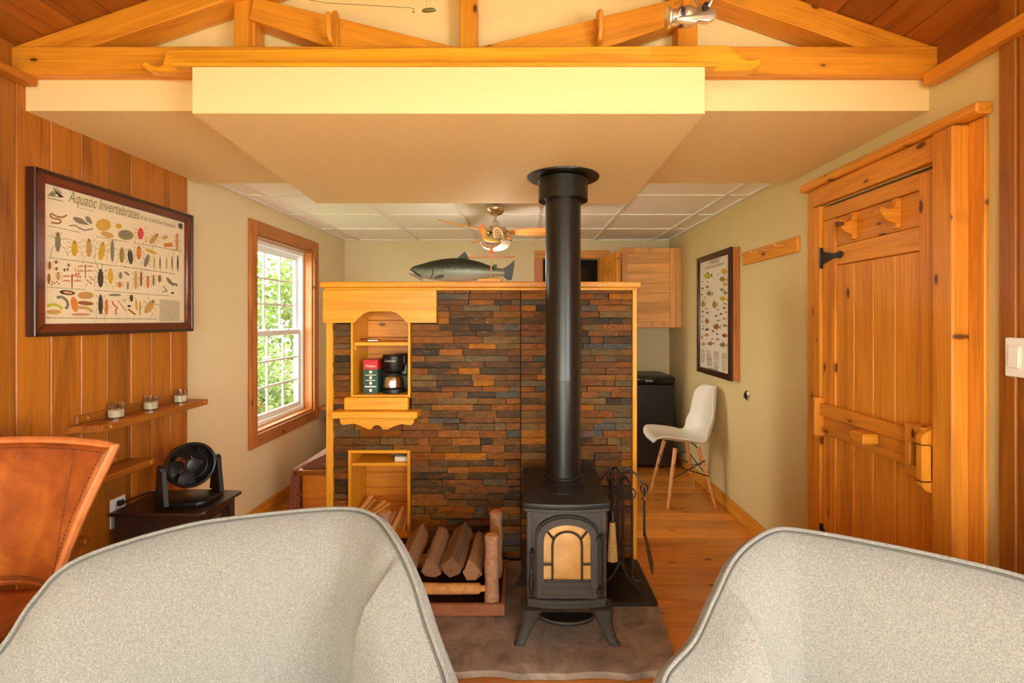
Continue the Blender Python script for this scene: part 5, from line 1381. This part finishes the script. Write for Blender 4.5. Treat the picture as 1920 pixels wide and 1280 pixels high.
dleaf = MB().box(cx0 + .002, cx0 + .052, cy0, cy0 + .019, cz0 + .002, cz1 - .002, .002).box(1.39, 1.444, cy0, cy0 + .019, cz0 + .002, cz1 - .002, .002).box(cx0 + .052, 1.39, cy0, cy0 + .0185, cz0 + .002, cz0 + .052, .002).box(cx0 + .052, 1.39, cy0, cy0 + .0185, cz1 - .052, cz1 - .002, .002).build('door', M['cabZ'], uc)
hh = (cz1 - cz0 - .106) / 7
for k in range(7):
    MB().box(cx0 + .052, 1.39, cy0 + .007, cy0 + .017, cz0 + .053 + k * hh + .0006, cz0 + .053 + (k + 1) * hh - .0006, .001).build('panel_board', M['cab'], dleaf)
wk = MB()
wk.box(-.17, .17, -.02, .02, -.12, .12, .01, M=Matrix.Translation((.62, 6.15, 1.98)) @ Matrix.Rotation(R(38), 4, 'Y'))
for k in range(-5, 6):
    wk.tube([Vector((-.17, -.024, k * .02)), Vector((.17, -.024, k * .02))], .006, 5, M=Matrix.Translation((.62, 6.15, 1.98)) @ Matrix.Rotation(R(38), 4, 'Y'))
tag(wk.build('wicker_panel', plain('dark_wicker', rgb(92, 62, 38), .8, noise=.4, nscale=80, bump=.5), None, loc=(.62, 6.15, 1.98)), 'dark woven panel hanging in the room beyond the kitchen doorway', 'wicker')

# ================================================================== bench, quilt, cushion, small table by the window
bn = thing('storage_bench', 'pine storage bench end behind the stone partition', 'bench', (-1.25, 4.1, 0))
bx0, bx1, by0, by1 = -1.535, -.95, 3.42, 4.9
for k in range(2): MB().box(bx0, bx1, by0, by0 + .02, k * .165, (k + 1) * .165 - .002, .002).build('end_board', M['doorX'], bn)
MB().box(bx0, bx0 + .02, by0 + .02, by1, 0, .328).box(bx1 - .02, bx1, by0 + .02, by1, 0, .328).box(bx0 + .02, bx1 - .02, by1 - .02, by1, 0, .328).build('carcass', M['doorY'], bn)
MB().box(bx0 - .035, bx1 + .01, by0 - .025, by1, .33, .364, .004).build('top_board', M['cedarX'], bn)
rg = []
for k in range(15):
    q = k / 14; y_ = by0 - .03 + q * 1.3
    wv = .012 * math.sin(k * 1.9)
    rg.append([Vector((x_, y_, z_)) for x_, z_ in ((bx0 - .004, .012), (bx0 - .07 + wv, .012), (bx0 - .078 + wv, .12), (bx0 - .07 + wv * .6, .24), (bx0 - .062, .33), (bx0 - .052, .372), (bx0 - .03, .3755), (bx0 - .02, .366), (bx0 - .036, .3655), (bx0 - .0365, .329), (bx0 - .006, .329))])
o = MB().loft(rg).build('patterned_throw', M['quilt'], None, ang=50, loc=(bx0, 4.0, .36)); tag(o, 'red and grey paisley throw hanging over the bench side', 'throw')
pf = [(-1.54, .3665), (-1.545, .385), (-1.50, .425), (-1.44, .465), (-1.37, .51), (-1.30, .545), (-1.2, .565), (-1.0, .56), (-.96, .50), (-.955, .3665)]
rg = []
for k in range(13):
    q = k / 12; y_ = 3.425 + q * 1.2; f_ = min(1, .72 + min(q, 1 - q) * 3.2)
    rg.append([Vector((-1.25 + (x_ + 1.25) * (.94 + .06 * f_), y_, .3665 + (z_ - .3665) * f_)) for x_, z_ in pf])
o = MB().loft(rg).build('paisley_cushion', M['quilt'], None, ang=50, loc=(-1.25, 4.0, .366)); tag(o, 'paisley seat cushion on the bench behind the partition', 'cushion')
tb = thing('wall_table', 'small wooden fold-down table top under the kitchen window corner', 'table', (-1.6, 4.75, .58))
MB().box(XL + .02, -1.3, 4.46, 5.0, .575, .61, .004).build('table_top', M['casingY'], tb)
MB().tube([(XL + .03, 4.6, .47), (-1.70, 4.58, .50), (-1.55, 4.55, .525), (-1.40, 4.52, .56)], [.03, .026, .022, .014], 10).build('driftwood_bracket', plain('driftwood', rgb(140, 122, 102), .8, noise=.2), tb)

# ================================================================== fish and rooster on the partition cap
fi = thing('fish_model', 'silver and dark green salmon model on top of the stone partition', 'fish model', (-.4, 3.12, 1.613))
FY = 3.12; fs = FY / F
def fpx(x, y): return ((740 + x / 6.4 - CU) * fs, H - (360 + y / 6.4 - CV) * fs)
def fishmat():
    k = N('salmon_skin'); tc = k.n('ShaderNodeTexCoord'); sp = k.n('ShaderNodeSeparateXYZ'); k.l(tc.outputs['Object'], sp.inputs[0])
    nz = k.noise(tc.outputs['Object'], 40, 3)
    h = k.math('ADD', sp.outputs[2], k.math('MULTIPLY', nz, .03))
    mr = k.n('ShaderNodeMapRange'); mr.inputs[1].default_value = .0; mr.inputs[2].default_value = .16; k.l(h, mr.inputs[0])
    k.l(k.ramp(mr.outputs[0], [(0, rgb(190, 180, 160)), (.45, rgb(150, 150, 136)), (.66, rgb(112, 122, 104)), (.78, rgb(48, 56, 48)), (.95, rgb(26, 30, 28))]), k.b.inputs['Base Color'])
    k.b.inputs['Roughness'].default_value = .3; return k.m
FM = fishmat()
dkf = plain('fin_dark', rgb(40, 50, 42), .45, noise=.3, nscale=60)
prof = [(200, 905, 935), (240, 885, 985), (330, 860, 1030), (430, 830, 1052), (560, 802, 1068), (700, 788, 1075), (850, 795, 1072), (1000, 830, 1060), (1120, 872, 1035), (1210, 905, 1015), (1290, 918, 1010), (1320, 915, 1015)]
rings = []
for x, a, b in prof:
    X_, za = fpx(x, a); _, zb = fpx(x, b); zc, hz_ = (za + zb) / 2, (za - zb) / 2
    rings.append([Vector((X_, FY + hz_ * .42 * math.cos(q), zc + hz_ * math.sin(q))) for q in [2 * math.pi * k / 18 for k in range(18)]])
body = MB().loft(rings).build('body', FM, fi, ang=70)
def fin(name, pts, th=.006, dy=0):
    return MB().prism([fpx(*q) for q in pts], 'xz', FY - th / 2 + dy, FY + th / 2 + dy, .001).build(name, dkf, fi)
mo = MB(); mo.tube([Vector((fpx(x, y)[0], FY - d_, fpx(x, y)[1])) for x, y, d_ in ((185, 925, .004), (230, 950, .016), (280, 985, .024), (325, 1012, .030))], .0035, 6); mo.build('mouth_line', M['black'], fi)
fin('dorsal_fin', [(745, 795), (795, 755), (840, 712), (868, 748), (895, 800), (840, 815)])
fin('adipose_fin', [(1170, 890), (1195, 868), (1225, 870), (1228, 895), (1200, 908)])
fin('tail_fin', [(1300, 918), (1350, 890), (1400, 850), (1440, 815), (1432, 900), (1420, 975), (1405, 1050), (1360, 1060), (1300, 1012)])
fin('pectoral_fin', [(480, 1030), (540, 1000), (600, 995), (590, 1030), (500, 1045)], .004, -.036)
X_, Z_ = fpx(220, 980)
MB().loft([[Vector((fpx(x, y)[0], FY + w_ * math.cos(q), fpx(x, y)[1] + h_ * math.sin(q))) for q in [2 * math.pi * k / 10 for k in range(10)]] for x, y, w_, h_ in ((178, 975, .004, .004), (215, 995, .009, .006), (270, 1018, .014, .010), (330, 1040, .02, .016))]).build('lower_jaw', FM, fi)
ex, ez = fpx(300, 915)
MB().lathe([(.007, -.002), (.006, .002), (0, .003)], (ex, FY - .026, ez), 'y', 12).build('eye', M['black'], fi)
gl = MB(); gl.tube([Vector((fpx(x, y)[0], FY - .034, fpx(x, y)[1])) for x, y in ((440, 870), (470, 930), (472, 990), (445, 1035))], .003, 6); gl.build('gill_line', dkf, fi)

ro = thing('rooster_ornament', 'painted rooster ornament on a rod stand in front of the fish model', 'rooster ornament', (-.20, 2.98, 1.613))
RY = 2.98; rs = RY / F
def rp(x, y, dy=0): return Vector(((740 + x / 6.4 - CU) * rs, RY + dy, H - (360 + y / 6.4 - CV) * rs))
b0 = rp(1145, 1030)
MB().box(b0.x - .072, b0.x + .072, RY - .04, RY + .04, 1.6125, 1.642, .004).build('stand_base', M['gold'], ro)
MB().tube([Vector((rp(1157, 0).x, RY, 1.642)), rp(1157, 790)], .0032, 8).build('rod', M['beech'], ro)
bar = MB().box(rp(890, 0).x, rp(1445, 0).x, RY - .008, RY + .008, rp(0, 788).z, rp(0, 762).z, .002).build('crossbar', plain('bar_copper', rgb(190, 128, 82), .5), ro)
bd = MB()
for x in (930, 1025, 1130, 1240, 1340): bd.lathe([(0, -.003), (.0035, -.001), (0, .004)], rp(x, 762) + Vector((0, -.008, 0)), 'y', 8)
for x, y in ((893, 750), (893, 785), (1400, 748), (1440, 752), (1425, 795)): bd.lathe([(0, -.004), (.005, 0), (0, .004)], rp(x, y), 'y', 8)
bd.build('beads', plain('bead_cream', rgb(235, 215, 180), .3), bar)
def stripes():
    k = N('rooster_plumage'); wv = k.n('ShaderNodeTexWave', wave_type='BANDS'); tc = k.n('ShaderNodeTexCoord')
    mp = k.n('ShaderNodeMapping'); mp.inputs['Rotation'].default_value = (0, R(35), 0); k.l(tc.outputs['Object'], mp.inputs[0]); k.l(mp.outputs[0], wv.inputs[0])
    wv.inputs['Scale'].default_value = 55; wv.inputs['Distortion'].default_value = 4
    k.l(k.ramp(wv.outputs[0], [(0, rgb(110, 90, 90)), (.3, rgb(240, 220, 180)), (.6, rgb(214, 168, 50)), (.85, rgb(150, 120, 110))]), k.b.inputs['Base Color'])
    k.b.inputs['Roughness'].default_value = .35; return k.m
RM = stripes(); orange = plain('rooster_orange', rgb(236, 112, 24), .4)
def blob(secs, n=14):
    return MB().loft([[rp(x, y) + Vector((nx_ * math.cos(q) * hh_, RYd * math.sin(q), nz_ * math.cos(q) * hh_)) for q in [2 * math.pi * k / n for k in range(n)]] for x, y, hh_, RYd, nx_, nz_ in secs])
blob([(1045, 560, .018, .012, .5, .86), (1070, 580, .032, .022, .35, .94), (1120, 600, .038, .028, .1, 1), (1180, 605, .036, .026, -.1, 1), (1240, 595, .022, .018, -.3, .95), (1270, 585, .008, .006, -.4, .9)]).build('body', RM, ro, ang=70)
blob([(1080, 580, .022, .017, .9, .3), (1075, 520, .017, .013, 1, .15), (1060, 470, .013, .010, 1, .1), (1050, 440, .012, .009, 1, 0), (1045, 415, .006, .005, 1, 0)]).build('neck', plain('rooster_neck', rgb(238, 160, 60), .4, noise=.3, nscale=90), ro, ang=70)
MB().prism([(rp(x, y).x, rp(x, y).z) for x, y in ((1000, 440), (1020, 425), (1018, 400), (1040, 408), (1048, 382), (1064, 402), (1088, 392), (1082, 425), (1070, 445), (1050, 470), (1030, 492), (1016, 480), (1022, 458))], 'xz', RY - .007, RY + .007, .002).build('comb_and_wattle', orange, ro)
for k in range(6):
    a = k / 5
    pts_ = [rp(1220 - 10 * a, 590), rp(1200 - 10 * a + 40 * a, 540 + 10 * a, .004 * (k - 2)), rp(1190 + 50 * a, 470 + 40 * a, .006 * (k - 2)), rp(1230 + 50 * a, 440 + 60 * a, .008 * (k - 2)), rp(1285 + 20 * a, 480 + 70 * a, .008 * (k - 2)), rp(1300 + 8 * a, 530 + 55 * a, .008 * (k - 2))]
    MB().tube(catmull(pts_, 4), .0062, 7).build('tail_feather', RM if k % 2 else plain('feather_cream', rgb(240, 214, 170), .4), ro)
MB().tube([rp(1160, 655), rp(1160, 750)], .010, 10).build('leg', orange, ro)
for k, (c_, dz) in enumerate(((rgb(226, 186, 60), 0), (rgb(240, 226, 190), 18), (rgb(128, 92, 110), 34))):
    MB().tube([rp(1062 + dz * .5, 555 + dz, -.024), rp(1100, 572 + dz * 1.3, -.030), rp(1160, 588 + dz * 1.2, -.031), rp(1215, 592 + dz, -.026), rp(1250, 588 + dz * .8, -.018)], [.002, .006, .007, .005, .002], 8).build('wing_feather', plain('wing_paint', c_, .35), ro)

# ================================================================== ceiling fan in the kitchen
cf = thing('ceiling_fan', 'chrome ceiling fan with pine blades and glass bowl in the kitchen', 'ceiling fan', (-.213, 3.6, 2.22))
fx_, fy_ = -.213, 3.6
MB().lathe([(.068, 2.2135), (.07, 2.205), (.066, 2.185), (.048, 2.162), (.02, 2.150), (.012, 2.148)], (fx_, fy_, 0), 'z', 32).build('canopy', M['steel'], cf)
MB().lathe([(.011, 2.15), (.011, 2.10)], (fx_, fy_, 0), 'z', 14).build('down_rod', M['steel'], cf)
MB().lathe([(.012, 2.115), (.026, 2.105), (.03, 2.075), (.05, 2.068), (.082, 2.06), (.085, 2.02), (.06, 2.005), (.105, 2.0), (.118, 1.985), (.122, 1.965), (.118, 1.96)], (fx_, fy_, 0), 'z', 36).build('motor', M['steel'], cf)
MB().lathe([(.117, 1.962), (.105, 1.935), (.08, 1.912), (.045, 1.9), (0, 1.896)], (fx_, fy_, 0), 'z', 32).build('glass_bowl', plain('opal_glass', rgb(225, 208, 182), .25), cf)
KL_ = bpy.data.lights.new('kitchen_fill_light', 'POINT'); KL_.energy = 5; KL_.color = (1.0, .90, .76); KL_.shadow_soft_size = .09  # fill light added below the unlit bowl to brighten the kitchen
ko = bpy.data.objects.new('kitchen_fill_light', KL_); COL.objects.link(ko); ko.parent = cf; ko.location = (0, 0, -.43)
def blade(deg):
    a = R(deg); Mb = Matrix.Translation((fx_, fy_, 2.03)) @ Matrix.Rotation(a, 4, 'Z') @ Matrix.Rotation(R(-16), 4, 'X')
    prof_ = [(.09, .022), (.14, .042), (.22, .056), (.34, .06), (.44, .056), (.50, .045), (.535, .026), (.545, .008)]
    poly = [(x, y) for x, y in prof_] + [(x, -y) for x, y in prof_[::-1]]
    o = MB().prism(poly, 'xy', -.004, .004, .001, M=Mb).build('blade', M['cabX'] if 'cabX' in M else M['cab'], cf)
    MB().box(.06, .13, -.014, .014, .004, .009, .001, M=Mb).build('blade_iron', M['steel'], o)
blade(-4); blade(112); blade(232)

# ================================================================== fishing rod hung on wooden hooks
for u, v, lab in ((620, 95, 'curved wooden hook on the left web of the truss'), (1118, 92, 'curved wooden hook on the right web of the truss')):
    hk = thing('rod_hook', lab, 'hook', tuple(px(u, v - 8, 1.80)), 'wooden rod hooks on the truss webs')
    c = px(u + 7, v, 1.80)
    top = px(u + 7, v - 72, 1.80)
    MB().prism([(c.x - .012, c.z), (c.x + .012, c.z), (c.x + .012, top.z), (c.x + .004, top.z + .01), (c.x - .012, top.z)], 'xz', 1.799, 1.8188, .003).build('plate', M['pineZ'], hk)
    MB().prism([(1.7985, c.z + .012), (1.7985, c.z + .045), (1.782, c.z + .05), (1.77, c.z + .075), (1.762, c.z + .11), (1.748, c.z + .112), (1.746, c.z + .08), (1.752, c.z + .04), (1.77, c.z + .015)], 'yz', c.x - .012, c.x + .004, .003).build('hook_arm', M['pineZ'], hk)
RYY = 1.62
rod = thing('fishing_rod', 'fishing rod with silver spinning reel hanging above the truss beam', 'fishing rod', (0, RYY, 2.53))
ZR = 2.555
MB().tube([(-1.05, 1.70, 2.56), (-.3, 1.68, 2.558), (.3, RYY + .02, ZR), (.5, RYY, ZR)], [.0015, .003, .0045, .006], 8).build('blank', M['black'], rod)
MB().tube([(.5, RYY, ZR), (.52, RYY, ZR), (.66, RYY, ZR), (.76, RYY, ZR)], [.006, .012, .012, .011], 12).build('cork_grip', plain('cork', rgb(196, 150, 96), .8, noise=.3, nscale=120), rod)
rsx = RYY / F
def rq(x, y, dy=0): return Vector(((1220 + x / 9.6 - CU) * rsx, RYY + dy, H - (y / 9.6 - CV) * rsx))
silver = plain('reel_silver', rgb(222, 214, 200), .28, metal=.85); gold_ = plain('reel_champagne', rgb(200, 180, 150), .3, metal=.7)
reel = MB()
A = rq(300, 330); B = rq(840, 290)
def axr(q): return A.lerp(B, q)
axd = (B - A).normalized(); Mr = Matrix.Translation(A) @ axd.to_track_quat('Z', 'Y').to_matrix().to_4x4(); LL = (B - A).length
spool = MB().lathe([(.004, -.010), (.010, -.006), (.026, -.004), (.033, 0), (.033, .006), (.026, .012), (.024, .045), (.029, .05), (.031, .055)], (0, 0, 0), 'z', 28, M=Mr).build('spool', silver, rod)
MB().lathe([(.0312, .040), (.0312, .048)], (0, 0, 0), 'z', 28, M=Mr).build('blue_band', plain('reel_blue', rgb(60, 54, 110), .3, metal=.5), spool)
MB().lathe([(.031, .052), (.034, .06), (.033, .075), (.026, .088), (.016, LL)], (0, 0, 0), 'z', 28, M=Mr).build('rotor', gold_, rod)
MB().prism([(rq(x, y).x, rq(x, y).z) for x, y in ((400, 440), (470, 390), (620, 380), (830, 330), (960, 290), (1080, 260), (1120, 320), (1135, 380), (1090, 440), (970, 500), (800, 480), (760, 520), (560, 500), (440, 470))], 'xz', RYY - .036, RYY - .012, .006, seg=2).build('gear_housing', silver, rod)
MB().tube([rq(960, 270, -.04), rq(1010, 170, -.045), rq(1060, 95, -.045), rq(1180, 80, -.045), rq(1300, 85, -.045), rq(1440, 110, -.045)], [.007, .006, .005, .005, .005, .0045], 8).build('crank', silver, rod)
MB().lathe([(.009, -.004), (.011, .0), (.011, .03), (.008, .034)], rq(1470, 60, -.06), 'z', 14).build('crank_knob', M['black'], rod)
MB().lathe([(.012, -.006), (.012, .006)], rq(920, 250, -.038), 'y', 16).build('crank_hub', M['black'], rod)
MB().tube([rq(900, 330, -.02), rq(860, 150, -.01), rq(800, -30), Vector((rq(780, 0).x, RYY, ZR - .008))], [.008, .007, .007, .009], 8).build('reel_foot', gold_, rod)
MB().tube(catmull([rq(420, 470, -.034), rq(470, 300, -.04), rq(520, 130, -.03), rq(540, 20, 0), rq(470, -40, .03)], 5), .0018, 6).build('bail_wire', M['steel'], rod)
for x_ in (-.72, -.25, .15):
    yq = 1.70 if x_ < -.5 else 1.68 if x_ < 0 else 1.645
    MB().tube([Vector((x_ + .0005 * math.cos(a), yq + .008 * math.cos(a), ZR - .006 + .008 * math.sin(a) - .012)) for a in [2 * math.pi * k / 12 for k in range(13)]], .0014, 5).build('line_guide', M['black'], rod)
for x_, yq in ((-.55, 1.69), (.42, RYY + .012)): MB().tube([(x_, yq, ZR), (x_, yq, ceil_z(x_))], .0008, 5).build('hanging_cord', M['bristle'], rod)
lu = thing('fishing_lure', 'small green fishing lure on a wire leader above the truss beam', 'lure', tuple(px(800, 18, 1.66)))
def lp(x, y): return px(540 + x / 6, y / 6, 1.66)
MB().tube([lp(240, 0), lp(420, 32), lp(1385, 88)], .0008, 5).build('leader', M['black'], lu)
MB().lathe([(0, -.006), (.006, -.003), (.006, .003), (0, .006)], lp(1408, 118), 'x', 12).build('swivel', M['steel'], lu)
MB().tube([lp(1430, 122), lp(1510, 124)], .001, 5).build('link', M['steel'], lu)
MB().tube([lp(1505, 126), lp(1530, 120), lp(1580, 115), lp(1640, 112), lp(1668, 118)], [.002, .006, .0075, .006, .002], 10).build('lure_body', plain('lure_green', rgb(110, 100, 52), .35, noise=.4, nscale=200), lu)
for x in (1560, 1600): q_ = lp(x + 2, -20); MB().tube([lp(x, 95), lp(x + 5, 40), q_, Vector((q_.x, q_.y, ceil_z(q_.x)))], .0007, 5).build('thread', M['bristle'], lu)

# ================================================================== warm ceiling lamp added out of view to light the front room
lm = thing('added_ceiling_lamp', 'added unseen ceiling lamp over the front room above the viewer', 'lamp', (.55, .75, ceil_z(.55)))
lx, ly, lz = .55, .75, ceil_z(.55)
MB().lathe([(.09, lz - .001), (.09, lz - .03), (.02, lz - .035)], (lx, ly, 0), 'z', 24).build('canopy', M['steel'], lm)
MB().lathe([(.016, lz - .034), (.016, lz - .075)], (lx, ly, 0), 'z', 12).build('stem', M['steel'], lm)
L_ = bpy.data.lights.new('added_lamp_light', 'POINT'); L_.energy = 5; L_.color = (1.0, .72, .38); L_.shadow_soft_size = .06
lo = bpy.data.objects.new('added_lamp_light', L_); COL.objects.link(lo); lo.parent = lm; lo.location = (0, 0, -.16)

# ================================================================== outdoors
random.seed(2)
lw = tag(MB().grid(lambda i, j: Vector((-16 + i * 32, -14 + j * 34, -.35)), 2, 2).build('lawn', plain('grass', rgb(84, 104, 50), .9, noise=.3, nscale=8), None), 'bright green lawn outside the windows', 'lawn', kind='structure')
def leafmat():
    k = N('leaf_green'); rnd2 = k.n('ShaderNodeNewGeometry').outputs['Random Per Island']
    k.l(k.ramp(rnd2, [(0, rgb(54, 74, 28)), (.5, rgb(78, 98, 40)), (1, rgb(108, 122, 70))]), k.b.inputs['Base Color'])
    tr_ = k.n('ShaderNodeBsdfTranslucent'); tr_.inputs[0].default_value = rgb(100, 120, 56)
    mx = k.n('ShaderNodeMixShader'); mx.inputs[0].default_value = .4
    k.l(k.b.outputs[0], mx.inputs[1]); k.l(tr_.outputs[0], mx.inputs[2]); k.l(mx.outputs[0], k.t.nodes['Material Output'].inputs[0])
    return k.m
LM = leafmat()
fol = MB()
for k in range(2600):
    d = Vector((random.gauss(0, 1), random.gauss(0, 1), random.gauss(0, 1))).normalized() * random.random() ** .4
    c = Vector((d.x, d.y, 1.35 + d.z)); e = Euler((random.uniform(-1, 1), random.uniform(-1, 1), random.uniform(0, 6.28))).to_matrix(); s2 = random.uniform(.04, .085)
    fol.add([c + e @ Vector(q) * s2 for q in ((-1, 0, 0), (0, -.5, .1), (1, 0, 0), (0, .5, .1))], [(0, 1, 2, 3)])
for k, (x_, y_, sx_, sz_, lab) in enumerate(((-3.2, 6.0, .8, .62, 'low leafy shrub just outside the kitchen window'), (-4.5, 7.4, .95, .95, 'round leafy bush outside behind the low shrub'), (-3.6, 9.2, 1.1, 1.5, 'tall light green tree right behind the bushes outside'), (-6.4, 9.8, 1.5, 1.6, 'broad green tree at the left of the window view'), (-4.6, 12.6, 1.7, 1.9, 'large distant tree in the middle of the window view'), (-8.6, 13.0, 1.9, 1.7, 'distant tree at the far left of the window view'))):
    t = thing('leafy_tree', lab, 'tree', (x_, y_, -.35), 'trees and shrubs outside the window')
    if k == 0: f0 = fol.build('foliage', LM, t, ang=0, local=True, recalc=False); tk0 = MB().tube([(0, 0, 0), (.03, 0, .5), (0, .02, 1.3)], [.07, .05, .03], 8).build('trunk', M['bark'], t, local=True)
    else:
        for o in (f0, tk0):
            c = o.copy(); COL.objects.link(c); c.parent = t
    t.scale = (sx_, sx_, sz_); t.rotation_euler = (0, 0, k * 1.3)
